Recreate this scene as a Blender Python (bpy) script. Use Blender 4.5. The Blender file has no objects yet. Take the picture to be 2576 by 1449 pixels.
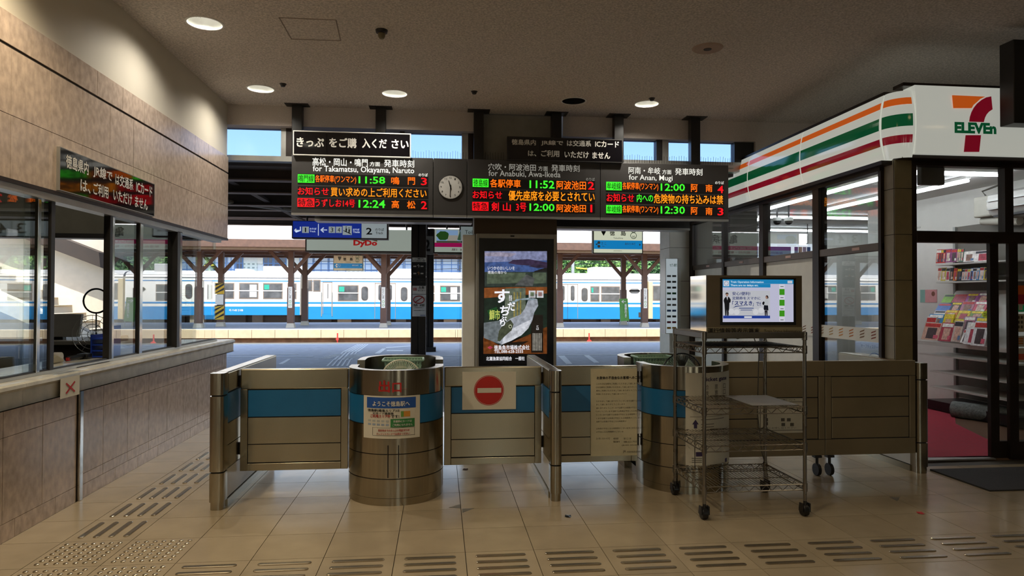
import bpy, math, random
from mathutils import Vector, Matrix
random.seed(7)
SC = bpy.context.scene
COL = SC.collection
# ------------------------------------------------------------------ camera
FPX, YAW, PITCH, ROLL, EYE = 1695.0, 0.1062, 0.0138, 0.0027, 1.478
FW = Vector((math.sin(YAW)*math.cos(PITCH), math.cos(YAW)*math.cos(PITCH), math.sin(PITCH)))
_R = Vector((math.cos(YAW), -math.sin(YAW), 0)); _U = _R.cross(FW)
RT = _R*math.cos(ROLL) + _U*math.sin(ROLL); UP = -_R*math.sin(ROLL) + _U*math.cos(ROLL)
EYEP = Vector((0, 0, EYE))
cam_d = bpy.data.cameras.new('camera'); cam = bpy.data.objects.new('camera', cam_d); COL.objects.link(cam)
cam_d.sensor_width = 36; cam_d.lens = FPX/2576*36; cam_d.clip_start = 0.05; cam_d.clip_end = 500
_m = Matrix((RT, UP, -FW)).transposed().to_4x4(); _m.translation = EYEP
cam.matrix_world = _m
SC.camera = cam
# ------------------------------------------------------------------ view, sky, sun
SC.view_settings.view_transform = 'Standard'; SC.view_settings.look = 'None'
SC.view_settings.exposure = 1.2; SC.view_settings.gamma = 1.0
SC.view_settings.use_curve_mapping = False
SUN_EL, SUN_AZ = math.radians(68), math.radians(-14)
W = bpy.data.worlds.new('sky'); SC.world = W; W.use_nodes = True
nt = W.node_tree; bg = nt.nodes['Background']
sk = nt.nodes.new('ShaderNodeTexSky'); sk.sky_type = 'NISHITA'; sk.sun_disc = False
sk.sun_elevation = SUN_EL; sk.sun_rotation = math.pi + SUN_AZ; sk.air_density = 1.2; sk.dust_density = 1.6
nt.links.new(sk.outputs[0], bg.inputs[0]); bg.inputs[1].default_value = 0.27
sl = bpy.data.lights.new('sun', 'SUN'); sl.energy = 4.8; sl.angle = 0.009; sl.color = (1, .95, .87)
so = bpy.data.objects.new('sun', sl); COL.objects.link(so)
# direction the light travels: away from the sun behind the hall
_sd = Vector((math.sin(SUN_AZ)*math.cos(SUN_EL)*-1, math.cos(SUN_EL)*math.cos(SUN_AZ), -math.sin(SUN_EL)))
so.rotation_euler = _sd.to_track_quat('-Z', 'Y').to_euler(); so.location = (0, -5, 30)
SC.cycles.max_bounces = 10; SC.cycles.transparent_max_bounces = 24; SC.cycles.glossy_bounces = 5
SC.cycles.use_denoising = True
SC.cycles.sample_clamp_indirect = 6.0
# ------------------------------------------------------------------ pixel -> point on a real plane
def ray(u, v): return FW + (u-1288)/FPX*RT - (v-724.5)/FPX*UP
def PY(u, v, y): d = ray(u, v); return EYEP + d*(y/d.y)
def PX(u, v, x): d = ray(u, v); return EYEP + d*(x/d.x)
def PZ(u, v, z=0): d = ray(u, v); return EYEP + d*((z-EYE)/d.z)
# ------------------------------------------------------------------ materials
def lin(c):
    if isinstance(c, str):
        c = c.lstrip('#'); c = [int(c[i:i+2], 16)/255 for i in (0, 2, 4)]
        c = [x/12.92 if x <= .04045 else ((x+.055)/1.055)**2.4 for x in c]
    return tuple(c[:3])
MATS = {}
def mat(name, col, rough=.5, metal=0., var=.08, scale=8., bump=0., bscale=60., spec=.5, stretch=None, rand=0., coat=0., brushed=0., world=False):
    """procedural principled material: noise-driven colour and roughness variation, optional fine relief"""
    if name in MATS: return MATS[name]
    col = lin(col)
    m = bpy.data.materials.new(name); m.use_nodes = True; t = m.node_tree; N = t.nodes; L = t.links
    p = N['Principled BSDF']; p.inputs['Metallic'].default_value = metal
    p.inputs['Specular IOR Level'].default_value = spec
    if coat: p.inputs['Coat Weight'].default_value = coat; p.inputs['Coat Roughness'].default_value = .08
    if brushed:      # fine horizontal brushing draws highlights out into upright streaks
        p.inputs['Anisotropic'].default_value = brushed; tv = N.new('ShaderNodeCombineXYZ'); tv.inputs[0].default_value = .03; tv.inputs[1].default_value = .02; tv.inputs[2].default_value = 1; L.new(tv.outputs[0], p.inputs['Tangent'])
    tc = N.new('ShaderNodeTexCoord'); mp = N.new('ShaderNodeMapping'); L.new(N.new('ShaderNodeNewGeometry').outputs['Position'] if world else tc.outputs['Object'], mp.inputs[0])
    if stretch: mp.inputs['Scale'].default_value = stretch
    nz = N.new('ShaderNodeTexNoise'); nz.inputs['Scale'].default_value = scale; nz.inputs['Detail'].default_value = 5
    L.new(mp.outputs[0], nz.inputs['Vector'])
    rp = N.new('ShaderNodeValToRGB'); L.new(nz.outputs['Fac'], rp.inputs[0])
    rp.color_ramp.elements[0].position = .3; rp.color_ramp.elements[1].position = .7
    rp.color_ramp.elements[0].color = (*[x*(1-var) for x in col], 1)
    rp.color_ramp.elements[1].color = (*[min(1, x*(1+var)) for x in col], 1)
    out = rp.outputs[0]
    if rand:
        oi = N.new('ShaderNodeObjectInfo'); mr = N.new('ShaderNodeMapRange'); L.new(oi.outputs['Random'], mr.inputs[0])
        mr.inputs[3].default_value = 1-rand; mr.inputs[4].default_value = 1+rand
        hs = N.new('ShaderNodeHueSaturation'); L.new(mr.outputs[0], hs.inputs['Value']); L.new(out, hs.inputs['Color']); out = hs.outputs[0]
    L.new(out, p.inputs['Base Color'])
    mr2 = N.new('ShaderNodeMapRange'); L.new(nz.outputs['Fac'], mr2.inputs[0])
    mr2.inputs[3].default_value = max(0, rough*.85); mr2.inputs[4].default_value = min(1, rough*1.15)
    L.new(mr2.outputs[0], p.inputs['Roughness'])
    if bump:
        n2 = N.new('ShaderNodeTexNoise'); n2.inputs['Scale'].default_value = bscale; n2.inputs['Detail'].default_value = 3
        L.new(mp.outputs[0], n2.inputs['Vector'])
        b = N.new('ShaderNodeBump'); b.inputs['Strength'].default_value = bump; b.inputs['Distance'].default_value = .01
        L.new(n2.outputs['Fac'], b.inputs['Height']); L.new(b.outputs[0], p.inputs['Normal'])
    MATS[name] = m; return m
def emit(name, col, s=1.0, base=.02, var=0., scale=25., rough=.35):
    if name in MATS: return MATS[name]
    m = bpy.data.materials.new(name); m.use_nodes = True; p = m.node_tree.nodes['Principled BSDF']
    c = lin(col); p.inputs['Base Color'].default_value = (*[x*base for x in c], 1); p.inputs['Roughness'].default_value = rough
    if var:
        N = m.node_tree.nodes; L = m.node_tree.links; tc = N.new('ShaderNodeTexCoord'); nz = N.new('ShaderNodeTexNoise'); nz.inputs['Scale'].default_value = scale; nz.inputs['Detail'].default_value = 6
        rp = N.new('ShaderNodeValToRGB'); L.new(tc.outputs['Object'], nz.inputs['Vector']); L.new(nz.outputs['Fac'], rp.inputs[0]); rp.color_ramp.elements[0].position = .35; rp.color_ramp.elements[1].position = .68
        rp.color_ramp.elements[0].color = (*[x*(1-var) for x in c], 1); rp.color_ramp.elements[1].color = (*[min(1, x*(1+var)) for x in c], 1); L.new(rp.outputs[0], p.inputs['Emission Color'])
    p.inputs['Emission Color'].default_value = (*c, 1); p.inputs['Emission Strength'].default_value = s*.5
    MATS[name] = m; return m
def glass(name, tint=(.93, .96, .95), refl=1.0, f0=.04):
    if name in MATS: return MATS[name]
    m = bpy.data.materials.new(name); m.use_nodes = True; t = m.node_tree; N = t.nodes; L = t.links
    N.remove(N['Principled BSDF']); o = N['Material Output']
    tr = N.new('ShaderNodeBsdfTransparent'); tr.inputs[0].default_value = (*tint, 1)
    gl = N.new('ShaderNodeBsdfGlossy'); gl.inputs['Roughness'].default_value = .0; gl.inputs[0].default_value = (refl, refl, refl, 1)
    lw = N.new('ShaderNodeLayerWeight'); lw.inputs[0].default_value = .5      # facing = 1 - |cos|
    pw = N.new('ShaderNodeMath'); pw.operation = 'POWER'; L.new(lw.outputs['Facing'], pw.inputs[0]); pw.inputs[1].default_value = 5
    fr = N.new('ShaderNodeMath'); fr.operation = 'MULTIPLY_ADD'; L.new(pw.outputs[0], fr.inputs[0]); fr.inputs[1].default_value = 1-f0; fr.inputs[2].default_value = f0
    mx = N.new('ShaderNodeMixShader'); L.new(fr.outputs[0], mx.inputs[0]); L.new(tr.outputs[0], mx.inputs[1]); L.new(gl.outputs[0], mx.inputs[2])
    L.new(mx.outputs[0], o.inputs[0]); MATS[name] = m; return m
# ------------------------------------------------------------------ mesh builder
ORG = {}
class B:
    def __init__(s): s.v = []; s.f = []
    def add(s, vs, fs):
        n = len(s.v); s.v += [tuple(p) for p in vs]; s.f += [tuple(i+n for i in f) for f in fs]; return s
    def box(s, x0, x1, y0, y1, z0, z1):
        if x0 > x1: x0, x1 = x1, x0
        if y0 > y1: y0, y1 = y1, y0
        if z0 > z1: z0, z1 = z1, z0
        return s.add([(x0,y0,z0),(x1,y0,z0),(x1,y1,z0),(x0,y1,z0),(x0,y0,z1),(x1,y0,z1),(x1,y1,z1),(x0,y1,z1)],
              [(0,3,2,1),(4,5,6,7),(0,1,5,4),(1,2,6,5),(2,3,7,6),(3,0,4,7)])
    def quad(s, *p): return s.add(p, [tuple(range(len(p)))])
    def prism(s, pts, axis, a, b):
        """polygon extruded along axis x ('yz' points), y ('xz' points) or z ('xy' points)"""
        f = {'x': lambda p, t: (t, p[0], p[1]), 'y': lambda p, t: (p[0], t, p[1]), 'z': lambda p, t: (p[0], p[1], t)}[axis]
        n = len(pts); vs = [f(p, a) for p in pts] + [f(p, b) for p in pts]
        fs = [tuple(range(n)), tuple(range(2*n-1, n-1, -1))] + [(i, i+n, (i+1) % n+n, (i+1) % n) for i in range(n)]
        return s.add(vs, fs)
    def cyl(s, p0, p1, r, n=12, r2=None):
        p0, p1 = Vector(p0), Vector(p1); d = (p1-p0).normalized(); r2 = r if r2 is None else r2
        a = d.orthogonal().normalized(); b = d.cross(a)
        c = [(math.cos(2*math.pi*i/n), math.sin(2*math.pi*i/n)) for i in range(n)]
        vs = [p0+a*(x*r)+b*(y*r) for x, y in c] + [p1+a*(x*r2)+b*(y*r2) for x, y in c]
        return s.add(vs, [(i, (i+1) % n, (i+1) % n+n, i+n) for i in range(n)] + [tuple(range(n-1, -1, -1)), tuple(range(n, 2*n))])
    def tube(s, pts, r, n=6, closed=False):
        pts = [Vector(p) for p in pts]; m = len(pts); rings = []
        for i, p in enumerate(pts):
            q0 = pts[i-1] if (i or closed) else p; q1 = pts[(i+1) % m] if (i < m-1 or closed) else p
            d = (q1-q0).normalized(); a = d.cross(Vector((.13, .27, .95)))
            if a.length < .05: a = d.cross(Vector((1, 0, 0)))
            a.normalize(); b = d.cross(a)
            rings.append([p+a*(r*math.cos(2*math.pi*k/n))+b*(r*math.sin(2*math.pi*k/n)) for k in range(n)])
        vs = [p for g in rings for p in g]; fs = []
        for i in range(m if closed else m-1):
            j = (i+1) % m
            fs += [(i*n+k, i*n+(k+1) % n, j*n+(k+1) % n, j*n+k) for k in range(n)]
        if not closed: fs += [tuple(range(n-1, -1, -1)), tuple(range((m-1)*n, m*n))]
        return s.add(vs, fs)
    def lathe(s, c, prof, n=24, a0=0., a1=2*math.pi, sy=1.0):
        full = abs(a1-a0-2*math.pi) < 1e-6; k = n if full else n+1; cx, cy, cz = c; vs = []; m = len(prof)
        for i in range(k):
            a = a0+(a1-a0)*i/n
            vs += [(cx+r*math.cos(a), cy+r*math.sin(a)*sy, cz+z) for r, z in prof]
        fs = []
        for i in range(n):
            j = (i+1) % k
            fs += [(i*m+q, j*m+q, j*m+q+1, i*m+q+1) for q in range(m-1)]
        return s.add(vs, fs)
    def ball(s, c, r, n=10, sx=1, sy=1, sz=1):
        prof = [(r*math.sin(math.pi*i/n), -r*math.cos(math.pi*i/n)*sz) for i in range(n+1)]
        prof[0] = (1e-4, prof[0][1]); prof[-1] = (1e-4, prof[-1][1])
        k = len(s.v); s.lathe((0, 0, 0), prof, n+2)
        s.v[k:] = [(c[0]+x*sx, c[1]+y*sy, c[2]+z) for x, y, z in s.v[k:]]; return s
    def obj(s, name, material, parent=None, smooth=False, bevel=0., seg=2):
        me = bpy.data.meshes.new(name); o = bpy.data.objects.new(name, me); COL.objects.link(o)
        off = Vector((0, 0, 0))
        if parent is not None:
            off = ORG.get(parent.name, Vector((0, 0, 0))); o.parent = parent
        ORG[o.name] = off
        me.from_pydata([(x-off.x, y-off.y, z-off.z) for x, y, z in s.v], [], s.f)
        if material is not None: me.materials.append(material)
        if smooth:
            me.shade_smooth(); me.set_sharp_from_angle(angle=math.radians(38))
        if bevel:
            bm = o.modifiers.new('bevel', 'BEVEL'); bm.width = bevel; bm.segments = seg; bm.limit_method = 'ANGLE'
        return o
def tag(o, label=None, cat=None, group=None, kind=None):
    if label: o['label'] = label
    if cat: o['category'] = cat
    if group: o['group'] = group
    if kind: o['kind'] = kind
    return o
def thing(name, label, cat, loc, group=None):
    o = bpy.data.objects.new(name, None); COL.objects.link(o); o.location = loc; o.empty_display_size = .1
    ORG[o.name] = Vector(loc); return tag(o, label, cat, group)
def struct(name, b, m, label=None, smooth=False, bevel=0.):
    return tag(b.obj(name, m, None, smooth, bevel), label, None, None, 'structure')
def copy_mesh(o, name, parent, loc, rot=None):
    """another object on the same mesh data; loc is in the world"""
    c = bpy.data.objects.new(name, o.data); COL.objects.link(c); c.parent = parent
    off = ORG.get(parent.name, Vector((0, 0, 0))) if parent is not None else Vector((0, 0, 0))
    c.location = Vector(loc)-off
    if rot: c.rotation_euler = rot
    ORG[c.name] = Vector(loc); return c
def ordinal(n): return ['first','second','third','fourth','fifth','sixth','seventh','eighth','ninth','tenth','eleventh','twelfth','thirteenth','fourteenth','fifteenth','sixteenth','seventeenth','eighteenth','nineteenth','twentieth'][n]
# ------------------------------------------------------------------ lettering (flat print), converted in one go at the end
TXT = []
def text(s, m, parent, o, ux, uz, w, h, bold=0., name='lettering', bend=None):
    """print s into the rectangle w x h whose lower left corner is o"""
    me = bpy.data.meshes.new(name); ob = bpy.data.objects.new(name, me); COL.objects.link(ob); ob.parent = parent
    off = ORG.get(parent.name, Vector((0, 0, 0))) if parent is not None else Vector((0, 0, 0))
    me.materials.append(m); TXT.append((s, bold, me, Vector(o), Vector(ux), Vector(uz), w, h, off, bend)); return ob
XR, ZU, YF, YB = (1, 0, 0), (0, 0, 1), (0, 1, 0), (0, -1, 0)
def texty(s, m, parent, u0, v0, u1, v1, y, bold=0., name='lettering', bend=None):
    """lettering on a plane y = const that faces the hall, between two picture corners"""
    c = PY((u0+u1)/2, (v0+v1)/2, y); a = PY(u0, (v0+v1)/2, y); b = PY(u1, (v0+v1)/2, y)
    h = PY((u0+u1)/2, v0, y).z-PY((u0+u1)/2, v1, y).z
    return text(s, m, parent, (a.x, y, c.z-h/2), XR, ZU, b.x-a.x, h, bold, name, bend)
def recty(u0, v0, u1, v1, y):
    c = PY((u0+u1)/2, (v0+v1)/2, y); a = PY(u0, (v0+v1)/2, y); b = PY(u1, (v0+v1)/2, y)
    h = PY((u0+u1)/2, v0, y).z-PY((u0+u1)/2, v1, y).z
    return a.x, b.x, c.z-h/2, c.z+h/2
def ploty(pts, y): return [((p := PY(u, v, y)).x, p.z) for u, v in pts]
def finish_text():
    cache = {}; jobs = {}
    for s, bold, *_ in TXT:
        if (s, bold) in jobs: continue
        c = bpy.data.curves.new('t', 'FONT'); c.body = s; c.resolution_u = 2; c.offset = bold if all(ord(ch) < 0x2000 for ch in s) else 0.
        c.align_x = 'CENTER'; c.space_line = .95
        o = bpy.data.objects.new('t', c); COL.objects.link(o); jobs[(s, bold)] = o
    dg = bpy.context.evaluated_depsgraph_get()
    for k, o in jobs.items():
        m = bpy.data.meshes.new_from_object(o.evaluated_get(dg))
        vs, fs = [v.co.copy() for v in m.vertices], [tuple(p.vertices) for p in m.polygons]; bpy.data.meshes.remove(m)
        if k[1] and any(ord(ch) >= 0x2000 for ch in k[0]):      # heavier strokes: the glyph overprinted with small shifts
            q = k[1]*.8; n = len(vs); base, bf = vs, fs; vs, fs = [], []
            for i, (dx, dy) in enumerate(((0, 0), (q, q), (-q, q), (q, -q), (-q, -q))):
                vs += [v+Vector((dx, dy, 4e-4*i)) for v in base]; fs += [tuple(j+n*i for j in f) for f in bf]
        cache[k] = (vs, fs)
    for o in jobs.values():
        c = o.data; bpy.data.objects.remove(o); bpy.data.curves.remove(c)
    for s, bold, me, o, ux, uz, w, h, off, bend in TXT:
        vs, fs = cache[(s, bold)]
        if not vs: continue
        x0, x1 = min(v.x for v in vs), max(v.x for v in vs); y0, y1 = min(v.y for v in vs), max(v.y for v in vs)
        sx, sy = w/max(1e-6, x1-x0), h/max(1e-6, y1-y0)
        nn = ux.cross(uz); ps = [o+ux*((v.x-x0)*sx)+uz*((v.y-y0)*sy)+nn*v.z for v in vs]
        if bend:      # wrapped on a drum of radius r around (cx, cy)
            cx, cy, r = bend
            for q, v in zip(ps, vs): q.y = cy-math.sqrt(max(1e-6, r*r-(q.x-cx)**2))-v.z
        me.from_pydata([q-off for q in ps], [], fs)
def vtext(s): return '\n'.join(s)
# ================================================================== shared materials
m_tile = mat('floor_tile', '#a3947b', .17, var=.08, scale=5, rand=.05, world=True)
m_grout = mat('grout', '#4a443a', .8)
m_stone = mat('polished_stone', '#bba898', .24, var=.2, scale=24, stretch=(1, 1, .7), rand=.05, bump=.02, bscale=30)
m_stone_dk = mat('stone_joint', '#3a322a', .8)
m_marble = mat('counter_marble', '#b9b4a6', .22, var=.14, scale=9)
m_paint = mat('painted_wall', '#c9c2b2', .7, var=.03, scale=3)
m_ceil = mat('rock_wool_ceiling', '#cdc3b9', .9, var=.3, scale=55, bump=.6, bscale=120)
m_beam = mat('painted_beam', '#c4bab2', .9, var=.10, scale=90, bump=.3, bscale=110)
m_dark = mat('dark_metal', '#1f1c1a', .45, var=.2)
m_brown = mat('dark_bronze_frame', '#2a1f18', .4, metal=.3, var=.2)
m_black = mat('black_plastic', '#0b0b0c', .35)
m_alu = mat('aluminium', '#a9a9a4', .35, metal=.7)
m_chrome = mat('chrome', '#c8c8c4', .12, metal=1, var=.05)
m_steel = mat('brushed_steel', '#aca594', .20, metal=1, var=.05, scale=5, stretch=(16, 16, .5), brushed=.8)
m_steel_h = mat('brushed_steel_sheet', '#aaa18b', .24, metal=1, var=.06, scale=3, brushed=.75)
m_white = mat('white_paint', '#d8d6cf', .5, var=.03)
m_panel = mat('white_panel', '#e2e1d8', .5, var=.04)
m_blue = mat('blue_band', '#1b6390', .35, var=.06)
m_glass = glass('window_glass', (.90, .93, .92), 1.0, .13)
m_glass2 = glass('clear_glass', (.97, .98, .97))
m_sky_glass = glass('wired_glass', (.55, .62, .74))
m_paper = mat('paper', '#cfc9b8', .8, var=.04)
m_ink = mat('black_ink', '#17130f', .7)
m_redink = mat('red_ink', '#b3201c', .6)
m_blueink = mat('blue_ink', '#1c4f9c', .6)
m_wtxt = mat('white_print', '#dedbd2', .6)
m_beige = mat('hall_wall_beige', '#8a7458', .6, var=.08)
m_concrete = mat('concrete', '#b7ab98', .85, var=.12, scale=2, bump=.1)
# ================================================================== floor
TX0, TY0, TS = -1.4496, 5.9295, .4
floor = struct('floor', B().box(-9, 13, -8, 8.73, -.12, -.012), m_grout, 'beige square floor tiles of the ticket hall')
proto = None; tiles = {}
for k in range(-3, 21):
    for j in range(-7, 7):
        x0, y1 = TX0+TS*k, TY0-TS*j; x1, y0 = x0+TS, y1-TS
        if x0 < -2.594: x0 = -2.594
        if y1 > 8.75 or x0 > 6.6: continue
        if y0 > 5.5 and x0 > 3.9: continue
        if x1-x0 > .39:
            if proto is None:
                proto = B().box(.002, TS-.002, .002, TS-.002, -.012, 0).obj('tile', m_tile, floor)
                proto.location = (x0, y0, 0); ORG[proto.name] = Vector((x0, y0, 0)); t = proto
            else:
                t = copy_mesh(proto, 'tile', floor, (x0, y0, 0))
        else:
            t = B().box(x0+.002, x1-.002, y0+.002, y1-.002, -.012, 0).obj('tile', m_tile, floor)
        tiles[(k, j)] = t
m_bar = mat('tactile_steel', '#a89c86', .24, metal=.9, var=.05)
def stadium(L, w, n=5):
    p = []
    for i in range(n+1):
        a = -math.pi/2+math.pi*i/n; p.append((L/2-w/2+w/2*math.cos(a), w/2*math.sin(a)))
    for i in range(n+1):
        a = math.pi/2+math.pi*i/n; p.append((-L/2+w/2+w/2*math.cos(a), w/2*math.sin(a)))
    return p
def bar_mesh():
    b = B(); lo, hi = stadium(.29, .034), stadium(.282, .024); n = len(lo)
    vs = [(x, y, 0) for x, y in lo]+[(x, y, .0035) for x, y in lo]+[(x, y, .006) for x, y in hi]
    fs = [(i, (i+1) % n, (i+1) % n+n, i+n) for i in range(n)]+[(i+n, (i+1) % n+n, (i+1) % n+2*n, i+2*n) for i in range(n)]+[tuple(range(2*n, 3*n))]
    return b.add(vs, fs)
bar0 = None; dot0 = None
def put_bar(tile, x, y, rot):
    global bar0
    if bar0 is None:
        bar0 = bar_mesh().obj('tactile_bar', m_bar, None); bar0.parent = tile
        bar0.location = Vector((x, y, 0))-ORG[tile.name]; bar0.rotation_euler = (0, 0, rot)
    else: copy_mesh(bar0, 'tactile_bar', tile, (x, y, 0), (0, 0, rot))
for k in range(0, 13):
    for i in range(4):
        put_bar(tiles[(k, 5)] if (k, 5) in tiles else tiles[(k, 6)], TX0+TS*k+.2, TY0-TS*5-.068-.088*i, 0)
for j in range(-6, 4):
    for i in range(4): put_bar(tiles[(-2, j)], TX0-.8+.068+.088*i, TY0-TS*j-.2, math.pi/2)
for k in (-2, -1):
    for j in (4, 5):
        for a in range(7):
            for b_ in range(7):
                x, y = TX0+TS*k+.05+.05*a, TY0-TS*j-.05-.05*b_
                if dot0 is None:
                    dot0 = B().lathe((0, 0, 0), [(.0135, 0), (.0135, .003), (.009, .006), (.0005, .0065)], 10).obj('tactile_dot', m_bar, None, True)
                    dot0.parent = tiles[(k, j)]; dot0.location = Vector((x, y, 0))-ORG[tiles[(k, j)].name]
                else: copy_mesh(dot0, 'tactile_dot', tiles[(k, j)], (x, y, 0))
# ================================================================== left wall: stone bands, painted upper strip, low wall under the counter
wl = struct('wall_left', B().box(-2.86, -2.606, -8, 8.565, 2.19, 3.86), m_paint, 'stone-clad left wall above and below the ticket window')
for z0, z1, yj in ((2.19, 2.574, 4.783), (2.578, 2.980, 4.783), (3.000, 3.19, 4.581)):
    ys = [3.0]+[yj+.41*k for k in range(-3, 12) if 3.0 < yj+.41*k < 8.4]+[8.58]
    for a, b_ in zip(ys, ys[1:]): B().box(-2.608, -2.594, a+.0025, b_-.0025, z0, z1).obj('stone_panel', m_stone, wl)
B().box(-2.608, -2.602, 3.0, 8.57, 2.192, 3.19).obj('dark_groove', m_stone_dk, wl)
B().box(-2.608, -2.602, -8, 3.0, 2.19, 3.19).obj('plain_cladding', m_stone, wl)
B().box(-2.862, -2.59, 3.0, 8.585, 2.165, 2.19).obj('head_trim', m_brown, wl)
B().box(-2.85, -2.60, -8, 8.565, 0, .80).obj('low_wall_core', m_stone_dk, wl)
jl = [5.547+.41*k for k in range(0, 8)]
for z0, z1, off in ((0.0, .099, .2), (.102, .177, 0), (.180, .626, 0), (.629, .812, 0)):
    ys = [5.225]+[y+(.2 if off else 0) for y in jl if y+off < 8.45]+[8.575]
    for a, b_ in zip(ys, ys[1:]): B().box(-2.606, -2.594, a+.0025, b_-.0025, z0, z1).obj('stone_panel', m_stone, wl)
for z0, z1 in ((0.0, .11), (.113, .626), (.629, .812)):
    ys = [3.1, 3.52, 3.93, 4.338, 4.744, 5.16] if z0 else [3.3, 3.75, 4.05, 4.46, 4.9, 5.16]
    for a, b_ in zip(ys, ys[1:]): B().box(-2.606, -2.594, a+.0025, b_-.0025, z0, z1).obj('stone_panel', m_stone, wl)
B().box(-2.606, -2.594, -8, 3.1, 0, .812).obj('plain_cladding', m_stone, wl)
B().box(-2.60, -2.575, 5.172, 5.218, 0, .805).obj('steel_channel', m_chrome, wl, bevel=.004)
# counter
ct = thing('ticket_counter', 'long pale marble ticket counter with rounded front edge along left wall', 'counter', (-2.6, 5, .8))
prof = [(-2.50, .81), (-2.522, .81), (-2.522, .905), (-2.50, .925), (-2.502, .945), (-2.52, .955), (-3.15, .955), (-3.15, .81)]
ys = [-8, 3.2, 4.4, 5.22, 6.4, 7.6, 8.6]
for a, b_ in zip(ys, ys[1:]):
    B().prism([(x, z) for x, z in prof][::-1], 'y', a+.0012, b_-.0012).obj('slab', m_marble, ct)
# ticket window: tracks, stiles, panes
tw = struct('window_1', B().box(-2.68, -2.62, -8, 8.3, .956, .975), m_alu, 'sliding glass ticket window above the counter')
B().box(-2.70, -2.60, -8, 8.36, 2.12, 2.166).obj('head_track', m_alu, tw)
B().box(-2.665, -2.635, -8, 8.3, .975, .985).obj('track_groove', m_dark, tw)
for a, b_, mm, nm in ((4.722, 4.757, m_chrome, 'stile'), (4.872, 4.92, m_dark, 'stile'), (5.692, 5.735, m_dark, 'stile'), (5.735, 5.772, m_chrome, 'stile'),
                  (6.238, 6.295, m_chrome, 'stile'), (6.225, 6.24, m_dark, 'stile'), (7.016, 7.085, m_dark, 'post'), (7.085, 7.14, m_chrome, 'post')):
    B().box(-2.675 if nm == 'stile' else -2.72, -2.625 if nm == 'stile' else -2.60, a, b_, .97, 2.13).obj(nm, mm, tw, bevel=.003)
for a, b_, x in ((-8, 4.73, -2.655), (4.6, 4.875, -2.64), (5.77, 6.24, -2.645), (6.29, 7.02, -2.652), (7.14, 8.30, -2.648)):
    B().box(x-.004, x+.004, a, b_, .985, 2.125).obj('pane', m_glass, tw)
# ================================================================== ceiling with round holes for the downlights
ZC = 3.84
LIGHTS = [(-2.032, 6.039), (-2.036, 7.881), (-.534, 7.888), (2.493, 7.957)]
DEAD = (1.586, 7.945)
HR = .14; holes = LIGHTS+[DEAD]
xs = sorted(set([-9., 13.]+[c for x, y in holes for c in (round(x-.22, 4), round(x+.22, 4))]))
ysg = sorted(set([-8., 8.62]+[c for x, y in holes for c in (round(y-.22, 4), round(y+.22, 4))]))
cb = B()
def hole_at(x0, x1, y0, y1):
    for h in holes:
        if x0 < h[0] < x1 and y0 < h[1] < y1: return h
# group cells: a strip between grid lines either is solid or lies in a hole's square
for i in range(len(xs)-1):
    for j in range(len(ysg)-1):
        x0, x1, y0, y1 = xs[i], xs[i+1], ysg[j], ysg[j+1]
        cx, cy = (x0+x1)/2, (y0+y1)/2
        if any(abs(cx-h[0]) < .22 and abs(cy-h[1]) < .22 for h in holes): continue
        cb.quad((x0, y0, ZC), (x0, y1, ZC), (x1, y1, ZC), (x1, y0, ZC))
for hx, hy in holes:
    n = 32; s_, r_ = [], []
    for i in range(n):
        a = 2*math.pi*i/n+math.pi/4; c, d = math.cos(a), math.sin(a); q = .22/max(abs(c), abs(d))
        s_.append((hx+c*q, hy+d*q, ZC)); r_.append((hx+c*HR, hy+d*HR, ZC))
    cb.add(s_+r_, [(i, i+n, (i+1) % n+n, (i+1) % n) for i in range(n)])
ceiling = struct('ceiling', cb, m_ceil, 'dark taupe textured ceiling of the hall')
B().box(-9, 13, -8, 8.62, 4.06, 4.3).obj('roof_slab', m_concrete, ceiling)
hp = [PZ(u, v, ZC) for u, v in ((702, 44), (845, 50), (857, 102), (733, 98))]
hb = B()
for a, b_ in zip(hp, hp[1:]+hp[:1]): hb.tube([a, b_], .006, 4)
tag(hb.obj('ceiling_hatch', mat('hatch_trim', '#94877c', .7)), 'thin square frame of an access hatch in the ceiling', 'hatch')
m_refl = mat('reflector', '#d9dbd2', .28, metal=.6)
m_lamp = emit('lamp_glow', '#fff4f2', 14)
LN = ['downlight nearest the camera above the painted left wall', 'downlight above the far end of the painted left wall', 'downlight between the two left hanger posts of the boards', 'downlight above the right departure board']
def downlight(x, y, label, lit, power):
    t = thing('downlight', label, 'ceiling light', (x, y, ZC), 'recessed ceiling downlights')
    B().lathe((x, y, ZC), [(.139, 0), (.139, .004), (.135, .05), (.10, .15), (.055, .20), (.001, .20)], 28).obj('reflector', m_refl if lit else m_black, t, True)
    B().lathe((x, y, ZC), [(.139, -.001), (.142, -.006), (.158, -.005), (.160, 0)], 28).obj('trim_ring', m_white, t, True)
    if lit:
        B().lathe((x, y, ZC), [(.001, .165), (.05, .168), (.055, .199)], 20).obj('lamp', m_lamp, t, True)
        l = bpy.data.lights.new('downlight_lamp', 'SPOT'); l.energy = power; l.color = (1, .93, .82); l.spot_size = math.radians(150); l.spot_blend = .9; l.shadow_soft_size = .05
        o = bpy.data.objects.new('downlight_lamp', l); COL.objects.link(o); o.parent = t; o.location = (0, 0, .035)
    return t
for (x, y), lb in zip(LIGHTS, LN): downlight(x, y, 'lit round '+lb, True, 34)
downlight(*DEAD, 'unlit black round downlight above the centre departure board', False, 0)
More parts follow.
